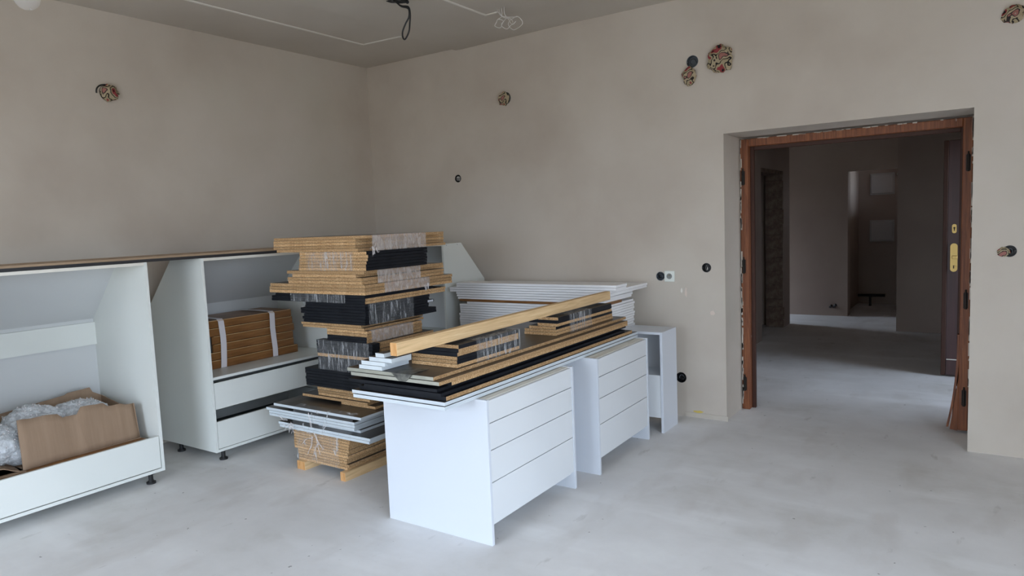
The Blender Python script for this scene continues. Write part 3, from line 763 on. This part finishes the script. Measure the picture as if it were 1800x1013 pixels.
# ------------------------------------------------------------------ boards
# boards: group, x left, x right, y near, y far, z bottom, z top, front edge, side edge
BOARDS = [
 ('base', -3.6013, -3.1557, 2.8, 3.5699, 0.055, 0.073, 'c', 'c'),
 ('base', -3.5994, -3.1418, 2.8, 3.5432, 0.073, 0.091, 'c', 'c'),
 ('base', -3.6024, -3.1603, 2.8, 3.5782, 0.091, 0.109, 'c', 'c'),
 ('base', -3.605, -3.1567, 2.8, 3.5694, 0.109, 0.127, 'c', 'c'),
 ('base', -3.6352, -3.1443, 2.8, 3.5683, 0.127, 0.145, 'c', 'c'),
 ('base', -3.6366, -3.1476, 2.8, 3.5616, 0.145, 0.163, 'c', 'c'),
 ('base', -3.6369, -3.1362, 2.8, 3.5617, 0.163, 0.181, 'c', 'c'),
 ('base', -3.635, -3.137, 2.8, 3.5521, 0.181, 0.199, 'c', 'c'),
 ('base', -3.6331, -3.1329, 2.8, 3.5667, 0.199, 0.217, 'c', 'c'),
 ('base', -3.6356, -3.1245, 2.8, 3.5463, 0.217, 0.235, 'c', 'c'),
 ('base', -3.6337, -3.1185, 2.8, 3.5467, 0.235, 0.253, 'c', 'c'),
 ('A', -3.7437, -2.9363, 2.78, 3.369, 0.253, 0.271, 'w', 'w'),
 ('A', -3.7542, -2.9283, 2.78, 3.361, 0.271, 0.289, 'w', 'w'),
 ('spA', -3.4272, -3.0572, 2.83, 3.3817, 0.289, 0.307, 'w', 'w'),
 ('C', -3.87, -3.0749, 2.8, 3.3919, 0.307, 0.325, 'w', 'w'),
 ('C', -3.8702, -3.0714, 2.8, 3.395, 0.325, 0.343, 'w', 'w'),
 ('C', -3.8971, -3.0727, 2.8, 3.3922, 0.343, 0.361, 'w', 'w'),
 ('spC', -3.4785, -3.1797, 2.88, 3.4571, 0.361, 0.379, 'c', 'c'),
 ('D', -3.8161, -3.0153, 2.8, 3.3747, 0.379, 0.397, 'w', 'w'),
 ('E1', -3.3678, -3.0663, 2.972, 3.4176, 0.397, 0.415, 'c', 'c'),
 ('E2', -3.7299, -3.1259, 2.965, 3.4297, 0.415, 0.433, 'c', 'c'),
 ('F', -3.5882, -3.1201, 2.98, 3.4531, 0.433, 0.451, 'c', 'c'),
 ('F', -3.592, -3.1161, 2.98, 3.4615, 0.451, 0.469, 'c', 'c'),
 ('F', -3.5957, -3.1268, 2.98, 3.4694, 0.469, 0.487, 'c', 'c'),
 ('F', -3.6412, -3.1302, 2.98, 3.4689, 0.487, 0.505, 'c', 'c'),
 ('G', -3.6397, -3.0391, 2.93, 3.5696, 0.505, 0.5245, 'k', 'k'),
 ('G', -3.6404, -3.0327, 2.93, 3.5575, 0.5245, 0.544, 'k', 'k'),
 ('G', -3.644, -3.0359, 2.93, 3.5688, 0.544, 0.5635, 'k', 'k'),
 ('G', -3.6375, -3.0314, 2.93, 3.559, 0.5635, 0.583, 'k', 'k'),
 ('G', -3.6433, -3.0346, 2.93, 3.5762, 0.583, 0.6025, 'k', 'k'),
 ('G', -3.643, -3.031, 2.93, 3.5675, 0.6025, 0.622, 'k', 'k'),
 ('H', -3.5104, -3.0437, 2.93, 3.0041, 0.622, 0.6431, 'k', 'k'),
 ('H', -3.511, -3.04, 2.93, 2.9997, 0.6431, 0.6642, 'k', 'k'),
 ('H', -3.5078, -3.0392, 2.93, 3.0031, 0.6642, 0.6853, 'k', 'k'),
 ('H', -3.5079, -3.0336, 2.93, 2.9967, 0.6853, 0.7064, 'k', 'k'),
 ('H', -3.5112, -3.0342, 2.93, 3.0015, 0.7064, 0.7276, 'c', 'k'),
 ('H', -3.5123, -3.0253, 2.93, 2.9943, 0.7276, 0.7487, 'k', 'k'),
 ('H', -3.5145, -3.0217, 2.93, 2.9899, 0.7487, 0.7698, 'k', 'k'),
 ('H', -3.5146, -3.018, 2.93, 2.9903, 0.7698, 0.7909, 'k', 'k'),
 ('H', -3.5146, -3.0172, 2.93, 2.9888, 0.7909, 0.812, 'k', 'k'),
 ('K', -3.4637, -3.0397, 3.0161, 3.4786, 0.622, 0.6431, 'c', 'c'),
 ('K', -3.4637, -3.0437, 3.0161, 3.4791, 0.6431, 0.6642, 'c', 'c'),
 ('K', -3.4637, -3.0377, 3.0161, 3.4854, 0.6642, 0.6853, 'c', 'c'),
 ('K', -3.4637, -3.0417, 3.0161, 3.4859, 0.6853, 0.7064, 'c', 'c'),
 ('K', -3.4637, -3.0387, 3.0161, 3.4783, 0.7064, 0.7276, 'c', 'c'),
 ('K', -3.4637, -2.9587, 3.0161, 3.6828, 0.7276, 0.7487, 'c', 'c'),
 ('K', -3.4637, -3.0317, 3.0161, 3.485, 0.7487, 0.7698, 'c', 'c'),
 ('K', -3.4637, -3.0377, 3.0161, 3.4995, 0.7698, 0.7909, 'c', 'c'),
 ('K', -3.4637, -3.0337, 3.0161, 3.5081, 0.7909, 0.812, 'c', 'c'),
 ('J', -3.4105, -3.0632, 2.93, 3.4301, 0.812, 0.831, 'k', 'c'),
 ('J', -3.4076, -3.0606, 2.93, 3.4258, 0.831, 0.85, 'k', 'c'),
 ('J', -3.41, -3.0552, 2.93, 3.424, 0.85, 0.869, 'c', 'c'),
 ('J', -3.4092, -3.0546, 2.93, 3.4191, 0.869, 0.888, 'c', 'c'),
 ('Mp', -3.6341, -3.078, 2.93, 3.4642, 0.888, 0.9045, 'c', 'c'),
 ('Mp', -3.648, -3.1026, 2.93, 3.4879, 0.9045, 0.921, 'c', 'c'),
 ('Blk', -3.6228, -3.0665, 2.93, 3.5871, 0.921, 0.9394, 'k', 'k'),
 ('Blk', -3.6331, -3.0668, 2.93, 3.586, 0.9394, 0.9579, 'k', 'k'),
 ('Blk', -3.6168, -3.0614, 2.93, 3.5045, 0.9579, 0.9763, 'k', 'k'),
 ('Blk', -3.6448, -3.057, 2.93, 3.5031, 0.9763, 0.9947, 'k', 'k'),
 ('Blk', -3.6451, -3.0573, 2.93, 3.5555, 0.9947, 1.0131, 'k', 'k'),
 ('Blk', -3.5989, -3.0577, 2.93, 3.5092, 1.0131, 1.0316, 'k', 'k'),
 ('Blk', -3.5937, -3.058, 2.93, 3.5156, 1.0316, 1.05, 'k', 'k'),
 ('M3', -3.9317, -3.0565, 2.93, 3.6754, 1.05, 1.0677, 'k', 'c'),
 ('M3', -3.9285, -3.0531, 2.93, 3.6788, 1.0677, 1.0853, 'k', 'c'),
 ('M3', -3.8885, -3.0573, 2.93, 3.5538, 1.0853, 1.103, 'k', 'k'),
 ('P3', -3.9469, -3.0537, 2.93, 3.7542, 1.103, 1.124, 'c', 'c'),
 ('P3', -3.9457, -3.0529, 2.93, 3.751, 1.124, 1.145, 'c', 'c'),
 ('P3', -3.9361, -3.0501, 2.93, 3.7542, 1.145, 1.166, 'c', 'c'),
 ('N', -3.7483, -3.0703, 2.93, 3.6868, 1.166, 1.187, 'c', 'c'),
 ('N', -3.754, -3.0704, 2.93, 3.691, 1.187, 1.208, 'c', 'c'),
 ('N', -3.7041, -3.1216, 2.93, 3.7496, 1.208, 1.229, 'c', 'c'),
 ('N', -3.7562, -3.0516, 2.93, 3.6629, 1.229, 1.25, 'c', 'c'),
 ('O', -3.6371, -3.0309, 2.93, 3.4752, 1.25, 1.2693, 'c', 'k'),
 ('O', -3.6328, -3.0311, 2.93, 3.4793, 1.2693, 1.2887, 'c', 'k'),
 ('O', -3.6264, -3.0238, 2.93, 3.4735, 1.2887, 1.308, 'c', 'k'),
 ('O', -3.6277, -3.0127, 2.93, 3.4567, 1.308, 1.3273, 'c', 'k'),
 ('O', -3.6201, -3.0083, 2.93, 3.4598, 1.3273, 1.3467, 'c', 'k'),
 ('O', -3.6203, -3.0208, 2.93, 3.4724, 1.3467, 1.366, 'c', 'k'),
 ('P', -3.8438, -3.0915, 2.93, 3.7488, 1.366, 1.385, 'c', 'c'),
 ('P', -3.8761, -3.111, 2.93, 3.7517, 1.385, 1.404, 'c', 'c'),
 ('P', -3.8728, -3.1112, 2.93, 3.7547, 1.404, 1.423, 'c', 'c'),
 ('P', -3.8724, -3.1086, 2.93, 3.7506, 1.423, 1.442, 'c', 'c'),
 ('P', -3.8644, -3.008, 2.93, 3.6317, 1.442, 1.461, 'c', 'c'),
 ('W', -2.5054, -1.937, 2.2881, 4.3348, 0.695, 0.713, 'w', 'w'),
 ('W', -2.5192, -1.9417, 2.2952, 4.3465, 0.713, 0.731, 'w', 'w'),
 ('B1', -2.4914, -1.9488, 2.3148, 4.271, 0.731, 0.751, 'k', 'c'),
 ('B2', -2.4389, -1.9639, 2.2992, 4.1883, 0.751, 0.767, 'k', 'k'),
 ('B2', -2.548, -1.99, 2.3044, 4.2634, 0.767, 0.783, 'k', 'k'),
 ('B3', -2.5256, -1.9717, 2.3858, 4.2517, 0.783, 0.801, 'k', 'c'),
 ('G', -2.5171, -1.9671, 2.2932, 4.2428, 0.801, 0.819, 'g', 'c'),
 ('G', -2.5472, -2.0033, 2.2989, 4.2955, 0.819, 0.837, 'g', 'c'),
 ('S', -2.3009, -2.0209, 2.49, 3.0166, 0.837, 0.8552, 'c', 'c'),
 ('S', -2.2984, -2.0191, 2.49, 3.0098, 0.8552, 0.8733, 'c', 'k'),
 ('S', -2.2979, -2.0173, 2.49, 3.0084, 0.8733, 0.8915, 'c', 'k'),
 ('S', -2.2601, -2.0183, 2.494, 3.0059, 0.8915, 0.9097, 'k', 'c'),
 ('S', -2.2515, -2.0105, 2.494, 2.9954, 0.9097, 0.9278, 'k', 'c'),
 ('S', -2.2213, -2.0094, 2.494, 2.9923, 0.9278, 0.946, 'c', 'k'),
 ('T', -2.2636, -2.0477, 3.44, 4.1874, 0.837, 0.8552, 'c', 'c'),
 ('T', -2.2611, -2.0485, 3.44, 4.1815, 0.8552, 0.8733, 'c', 'c'),
 ('T', -2.2297, -2.0462, 3.44, 4.178, 0.8733, 0.8915, 'c', 'k'),
 ('T', -2.1693, -2.0341, 3.44, 4.1456, 0.8915, 0.9097, 'c', 'c'),
 ('T', -2.228, -2.0372, 3.44, 4.1531, 0.9097, 0.9278, 'k', 'k'),
 ('T', -2.1638, -2.0289, 3.44, 4.1337, 0.9278, 0.946, 'c', 'k'),
 ('s', -2.4659, -2.3157, 2.3, 2.4983, 0.837, 0.858, 'w', 'w'),
 ('s', -2.4483, -2.2944, 2.3, 2.4806, 0.858, 0.879, 'w', 'w'),
 ('s', -2.3953, -2.2495, 2.3, 2.4327, 0.879, 0.9, 'w', 'w'),
 ('s', -2.3518, -2.2969, 2.3, 2.3641, 0.9, 0.921, 'w', 'w'),
 ('Wh', -3.4683, -2.1867, 4.32, 4.8145, 0.5268, 0.5453, 'w', 'w'),
 ('Wh', -3.4626, -2.1862, 4.32, 4.8267, 0.5453, 0.5638, 'w', 'w'),
 ('Wh', -3.469, -2.1856, 4.32, 4.8182, 0.5638, 0.5823, 'w', 'w'),
 ('Wh', -3.4569, -2.185, 4.32, 4.8315, 0.5823, 0.6008, 'w', 'w'),
 ('Wh', -3.458, -2.1844, 4.32, 4.8365, 0.6008, 0.6193, 'w', 'w'),
 ('Wh', -3.4592, -2.1838, 4.32, 4.8135, 0.6193, 0.6378, 'w', 'w'),
 ('Wh', -3.4616, -2.1832, 4.32, 4.8257, 0.6378, 0.6563, 'w', 'w'),
 ('Wh', -3.4558, -2.1826, 4.32, 4.8172, 0.6563, 0.6748, 'w', 'w'),
 ('Wh', -3.4622, -2.1821, 4.32, 4.8304, 0.6748, 0.6933, 'w', 'w'),
 ('Wh', -3.4501, -2.1815, 4.32, 4.8354, 0.6933, 0.7118, 'w', 'w'),
 ('Wh', -3.4513, -2.1809, 4.32, 4.8124, 0.7118, 0.7303, 'w', 'w'),
 ('Wh', -3.4525, -2.1803, 4.32, 4.8246, 0.7303, 0.7488, 'w', 'w'),
 ('Wh', -3.4548, -2.1797, 4.32, 4.8161, 0.7488, 0.7673, 'w', 'w'),
 ('Wh', -3.4491, -2.1791, 4.32, 4.8293, 0.7673, 0.7858, 'w', 'w'),
 ('Wh', -3.4554, -2.1786, 4.32, 4.8343, 0.7858, 0.8043, 'w', 'w'),
 ('Wh', -3.4434, -2.178, 4.32, 4.8114, 0.8043, 0.8228, 'w', 'w'),
 ('Wh', -3.4446, -2.1774, 4.32, 4.8235, 0.8228, 0.8413, 'w', 'w'),
 ('Wh', -3.4457, -2.1768, 4.32, 4.8151, 0.8413, 0.8598, 'w', 'w'),
 ('Wh', -3.4481, -2.1762, 4.32, 4.8283, 0.8598, 0.8783, 'w', 'w'),
 ('Wh', -3.3728, -2.1844, 4.32, 4.8218, 0.8783, 0.8968, 'w', 'w'),
 ('Wh', -3.4481, -2.1663, 4.32, 4.5853, 0.8968, 0.9153, 'c', 'c'),
 ('Wh', -3.4619, -2.1788, 4.32, 4.781, 0.9153, 0.9338, 'w', 'w'),
 ('Wh', -3.4723, -2.1695, 4.32, 4.7819, 0.9338, 0.9523, 'w', 'w'),
 ('Wh', -3.477, -2.1733, 4.32, 4.7913, 0.9523, 0.9708, 'w', 'w'),
 ('Wh', -3.5397, -2.1208, 4.32, 4.9564, 0.9708, 0.9893, 'w', 'w'),
 ('Wh', -3.542, -2.1159, 4.32, 4.9623, 0.9893, 1.0078, 'w', 'w'),
 ('Wh', -3.4712, -2.0829, 4.32, 4.4885, 1.0078, 1.0263, 'w', 'w'),
 ('Wh', -3.4724, -2.0806, 4.32, 4.4941, 1.0263, 1.0448, 'w', 'w'),
]
MS = {'c': chip, 'k': blk, 'w': paleedge, 'g': greyedge}
ORD = ['lowest', 'second', 'third', 'fourth', 'fifth', 'sixth', 'seventh', 'eighth', 'ninth', 'tenth', 'eleventh', 'twelfth', 'thirteenth', 'fourteenth', 'fifteenth', 'sixteenth', 'seventeenth', 'eighteenth', 'nineteenth', 'twentieth', 'twenty-first', 'twenty-second', 'twenty-third', 'twenty-fourth', 'twenty-fifth', 'twenty-sixth', 'twenty-seventh', 'twenty-eighth']
# group: (wording, phrase for the group, top material)
GR = {
 'base': ('raw particleboard panel up in the bundle at the foot of the tower', 'particleboard bundle at the tower foot', darktop),
 'A': ('pale-edged board of the pair resting on the lowest tower bundle', 'pale-edged boards low in the tower', darktop),
 'spA': ('pale spacer board between the pale-edged boards low in the tower', 'pale-edged boards low in the tower', darktop),
 'C': ('of three wide pale-edged boards low in the tower', 'pale-edged boards low in the tower', darktop),
 'spC': ('short hidden particleboard spacer among the pale-edged tower boards', 'spacers in the tower', darktop),
 'D': ('dark-topped pale-edged board, highest of the pale ones in the tower', 'pale-edged boards low in the tower', darktop),
 'E1': ('brown-topped particleboard just above the pale-edged tower boards, set right', 'loose boards above the pale ones', darktop),
 'E2': ('brown-topped particleboard strip above the pale-edged tower boards, set left', 'loose boards above the pale ones', darktop),
 'F': ('particleboard panel up in the short bundle below the black boards', 'short particleboard bundle in the tower', darktop),
 'G': ('plain black panel up in the unwrapped black bundle low in the tower', 'unwrapped black bundle in the tower', blk),
 'H': ('up in the film-wrapped black bundle with one brown stripe', 'film-wrapped black bundle with a brown stripe', blk),
 'K': ('particleboard panel up in the bundle behind the brown-striped black one', 'particleboard bundle at the back of the tower', darktop),
 'J': ('panel up in the small half-brown half-black bundle mid-tower', 'half-brown half-black bundle in the tower', darktop),
 'Mp': ('of two light particleboards under the large black tower bundle', 'two light boards mid-tower', darktop),
 'Blk': ('black panel up in the large film-wrapped black bundle mid-tower', 'large black bundle mid-tower', blk),
 'M3': ('up of the three wide black-fronted boards above mid-tower', 'wide black-fronted boards in the tower', blk),
 'P3': ('up of the three widest particleboards in the upper tower', 'widest particleboards in the tower', darktop),
 'N': ('up of the four stepped particleboards in the upper tower', 'stepped particleboards in the tower', darktop),
 'O': ('brown-fronted panel with black side up in the second highest tower bundle', 'black-sided bundle near the tower top', blk),
 'P': ('particleboard up in the bundle on the very top of the tower', 'particleboard bundle on the tower top', darktop),
 'W': ('long pale-edged board lying on the drawer units, bottom of the pile', 'pale-edged boards under the pile', darktop),
 'B1': ('long black-fronted board with brown side on the pale pile boards', 'black-fronted boards in the pile', blk),
 'B2': ('long all-black film-wrapped board in the low pile', 'black-fronted boards in the pile', blk),
 'B3': ('long recessed brown-sided board under the grey-edged pile boards', 'black-fronted boards in the pile', blk),
 'G_': ('long grey-edged dark-topped board in the low pile', 'grey-edged boards in the pile', darktop),
 'S': ('panel up in the nearer small wrapped bundle on the pile', 'nearer small bundle on the pile', blk),
 'T': ('panel up in the farther small wrapped bundle on the pile', 'farther small bundle on the pile', blk),
 's': ('small pale block-like board in the stepped heap at the pile corner', 'small pale boards on the pile corner', darktop),
 'Wh': ('white panel from the bottom of the stack by the back wall', 'white panels stacked at the back wall', melamine),
}
COLW = {'c': 'particleboard', 'k': 'black', 'w': 'pale', 'g': 'grey'}
cnt = {}; tot = {}
DATA = []
gi = 0
for d in BOARDS:
    g = d[0]
    if g == 'G' and d[7] == 'g': g = 'G_'
    DATA.append((g,)+tuple(d[1:])); tot[g] = tot.get(g, 0)+1
for g, xl, xr, y0, y1, z0, z1, fm, sm in DATA:
    i = cnt.get(g, 0); cnt[g] = i+1
    if g == 'Wh': y1 = min(y1, 4.935)
    if g == 's' : y1 = min(y1, 2.484)
    word, grp, topm = GR[g]
    if g == 'E2' or g == 'E1': topm = darktop
    if g == 'Wh' and fm == 'c': fm = sm = 'c'
    cx, cy = (xl+xr)/2, (y0+y1)/2
    bm = bmesh.new(); gap = .0022 if g == 'Wh' else .0018
    box(bm, xl-cx, xr-cx, y0-cy, y1-cy, 0, z1-z0-gap, (0, 1, 2))
    fe, se = MS[fm], MS[sm]
    if g == 'Wh': topm = whpanel if fm == 'w' else chip; fe = se = (whpanel if fm == 'w' else brownboard)
    o = obj('board', bm, [topm, fe, se]); o.location = (cx, cy, z0)
    n = tot[g]
    if n == 1: lab = word
    elif n == 2 and g != 'M3': lab = ('lower ' if i == 0 else 'upper ')+word
    else:
        first = 'topmost' if i == n-1 else ORD[i]
        if g in ('H', 'M3', 'P3', 'N'):
            nm = {'H': ('brown particleboard' if fm == 'c' else 'black panel'), 'M3': 'board', 'P3': 'board', 'N': 'board'}[g]
            lab = first+' '+nm+' '+word
        elif g == 'C': lab = ['lowest', 'middle', 'topmost'][i]+' '+word
        elif g == 'Wh' and fm == 'c': lab = first+', only brown panel within the stack of white ones'
        elif g in ('J', 'S', 'T'): lab = first+' '+word
        else: lab = first+' '+word
    tag(o, lab.replace('  ', ' '), 'board', grp)
    if g == 'Blk' and i == 4:
        w_ = obj('white_end', (lambda b_: (box(b_, xr-cx-.002, xr-cx+.001, y1-cy-.062, y1-cy-.008, .002, .0145), b_)[1])(bmesh.new()), whedge); w_.parent = o; w_['label'] = 'short white strip on the black edge'

# wooden battens under the tower, and the long one on the pile
def batten(name, a, b, w, h, label, cat='batten', group=None):
    """a: near lower right corner, b: far lower right corner"""
    a, b = Vector(a), Vector(b); t = (b-a); L_ = t.length; ang = math.atan2(-t.x, t.y)
    o = empty(name, a, label, cat, group)
    bm = bmesh.new(); box(bm, -w, 0, .0006, L_, 0, h)
    bmesh.ops.bevel(bm, geom=bm.edges[:], offset=.0015, segments=1, affect='EDGES', profile=.5)
    m1 = obj('timber', bm, pine); m1.parent = o
    bm = bmesh.new(); box(bm, -w+.001, -.001, 0, .0012, .001, h-.001); m2 = obj('sawn_end', bm, pineend); m2.parent = o
    o.rotation_euler.z = ang
    return o
batten('support_batten', (-3.518, 2.775, 0), (-3.50, 3.55, 0), .075, .0545, 'left pine batten under the lowest tower bundle', group='battens under the tower')
batten('support_batten', (-3.135, 2.76, 0), (-3.12, 3.60, 0), .044, .0545, 'right pine batten under the lowest tower bundle', group='battens under the tower')
batten('long_batten', (-2.0545, 2.134, .9555), (-2.0873, 4.241, .9555), .038, .057, 'long light pine batten lying across the top of the low board pile')

# ------------------------------------------------------------------ stretch film bands
def film_band(label, axis, a, b, u0, u1, z0, z1, m=film, seed=0, amp=.0012, part_of=None, n=26):
    """band round a bundle. axis 'x': spans x a..b and loops in the y-z plane (u = y); axis 'y': spans y a..b and loops in x-z (u = x)"""
    bm = bmesh.new()
    loop = [(u0, z0), (u1, z0), (u1, z1), (u0, z1)]
    pts = []
    for i in range(4):
        p, q = loop[i], loop[(i+1) % 4]
        k = 8 if i % 2 == 0 else 10
        for j in range(k): pts.append((p[0]+(q[0]-p[0])*j/k, p[1]+(q[1]-p[1])*j/k, i))
    rows = []
    cu, cz = (u0+u1)/2, (z0+z1)/2
    for s in range(n+1):
        t = s/n; w = a+(b-a)*t; row = []
        for k, (u, z_, i) in enumerate(pts):
            jag = 0
            if s in (0, n): jag = .010*noise.noise(Vector((k*.7, seed, s)))
            d = amp*(.5+noise.noise(Vector((w*60, z_*7, seed+i))))
            uu = u+(d if u > cu else -d) if i in (1, 3) else u
            row.append(bm.verts.new((w+jag, uu, z_) if axis == 'x' else (uu, w+jag, z_)))
        rows.append(row)
    m_ = len(pts)
    for r0, r1 in zip(rows, rows[1:]):
        for k in range(m_):
            bm.faces.new((r0[k], r0[(k+1) % m_], r1[(k+1) % m_], r1[k])).smooth = True
    o = part('stretch_film', None, m, fn=None) if False else obj('stretch_film', bm, m)
    c = Vector(((a+b)/2, cu, cz)) if axis == 'x' else Vector((cu, (a+b)/2, cz))
    o.data.transform(Matrix.Translation(-c)); o.location = c
    return tag(o, label, 'film', 'clear film bands round the board bundles')
Y_ = 2.93
film_band('hazy clear film around the topmost tower bundle', 'y', 2.965, 3.445, -3.86, -3.003, 1.3665, 1.4608, filmhaze, 1)
film_band('clear streaked film across the front of the second highest tower bundle', 'x', -3.553, -3.13, 2.925, 3.47, 1.2505, 1.3655, film, 2)
film_band('hazy film over the four stepped particleboards in the tower', 'y', 3.035, 3.425, -3.75, -3.046, 1.1665, 1.2495, filmhaze, 3)
film_band('hazy film around the three widest particleboards in the tower', 'y', 3.09, 3.51, -3.94, -3.046, 1.1035, 1.1655, filmhaze, 4)
film_band('streaky film on the front of the wide black tower boards', 'x', -3.731, -3.222, 2.925, 3.67, 1.0505, 1.1025, film, 5)
film_band('streaky film around the large black mid-tower bundle', 'y', 2.945, 3.343, -3.64, -3.048, .9215, 1.0495, film, 6, .004)
film_band('crinkled film around the half-brown half-black tower bundle', 'y', 2.96, 3.33, -3.40, -3.050, .8125, .8875, filmhaze, 7)
film_band('film stretched over the front of the brown-striped black bundle', 'x', -3.502, -3.045, 2.924, 3.006, .6225, .8115, film, 8)
film_band('film around the nearer small bundle on the pile', 'y', 2.62, 3.00, -2.30, -2.002, .8375, .9475, film, 9)
film_band('film around the farther small bundle on the pile', 'y', 3.56, 3.84, -2.25, -2.022, .8375, .9475, film, 10)
film_band('loose clear film over the front of the lowest tower bundle', 'x', -3.60, -3.21, 2.792, 3.55, .0555, .2525, filmclear, 11, .005)
# torn crinkled tufts of film
def tuft(label, c, r, seed, m=filmhaze, sq=(1, .35, 1)):
    random.seed(seed); bm = bmesh.new()
    for k in range(7):
        P = []; p = Vector(c)+Vector((random.uniform(-r, r)*.4*sq[0], -.004*k*sq[1], random.uniform(-r, r)*.3))
        d = Vector((random.uniform(-1, 1)*sq[0], random.uniform(-1, .1)*sq[1], random.uniform(-1.2, .3)*sq[2])).normalized()
        w = random.uniform(.004, .011)
        side = Vector((d.z, 0, -d.x)).normalized()
        prev = None
        for s in range(9):
            t = s/8
            q = p+d*r*t+Vector((0, -.004*sin(t*5+k), .008*sin(t*7+k)))
            ww = w*(1-.75*t)
            cur = (bm.verts.new(q-side*ww), bm.verts.new(q+Vector((0, -.004, 0))), bm.verts.new(q+side*ww))
            if prev:
                bm.faces.new((prev[0], prev[1], cur[1], cur[0])); bm.faces.new((prev[1], prev[2], cur[2], cur[1]))
            prev = cur
    o = part('film_tuft', None, m, fn=None) if False else obj('film_tuft', bm, m)
    o.data.transform(Matrix.Translation(-Vector(c))); o.location = c
    tag(o, label, 'film', 'torn tufts of film on the tower')
tuft('crinkled film tuft hanging at the left of the pale-edged tower boards', (-3.62, 2.775, .285), .075, 3)
tuft('torn film tip under the topmost tower bundle', (-3.004, 2.99, 1.372), .03, 5, sq=(.2, 1, 1))
tuft('torn film tip on the right side of the widest tower boards', (-3.044, 3.50, 1.115), .035, 8, sq=(.2, 1, 1))
tuft('loose film creases hanging over the lowest tower bundle', (-3.40, 2.786, .23), .13, 12, filmhaze, (1, .05, 1.4))
# hazy film lying over the front of the pale-edged boards
def sheet(bm):
    xs = [-3.62+i*.02 for i in range(28)]
    prev = None
    for x in xs:
        w = .003*noise.noise(Vector((x*30, 0, 0)))
        cur = [bm.verts.new((x, 2.86+.02*noise.noise(Vector((x*9, 1, 0))), .3985)), bm.verts.new((x, 2.797+w*.3, .3985)), bm.verts.new((x, 2.795+w*.5, .37)), bm.verts.new((x, 2.794, .315)), bm.verts.new((x, 2.775, .289)), bm.verts.new((x, 2.774+w*.5, .262))]
        if prev:
            for k in range(5): bm.faces.new((prev[k], prev[k+1], cur[k+1], cur[k])).smooth = True
        prev = cur
fs = obj('film_sheet', (lambda bm: (sheet(bm), bm)[1])(bmesh.new()), filmclear)
tag(fs, 'thin clear film draped over the pale-edged boards low in the tower', 'film')
# dark tape on the grey-edged boards
bm = bmesh.new()
prism(bm, [(-2.245, .8375), (-2.12, .8375), (-2.16, .803), (-2.20, .803)], 'y', 2.2872, 2.2925)
box(bm, -2.24, -2.13, 2.2925, 2.42, .8372, .8385)
tp = obj('tape_patch', bm, tapem)
tag(tp, 'dark smudged tape over the front of the grey-edged pile boards', 'tape')
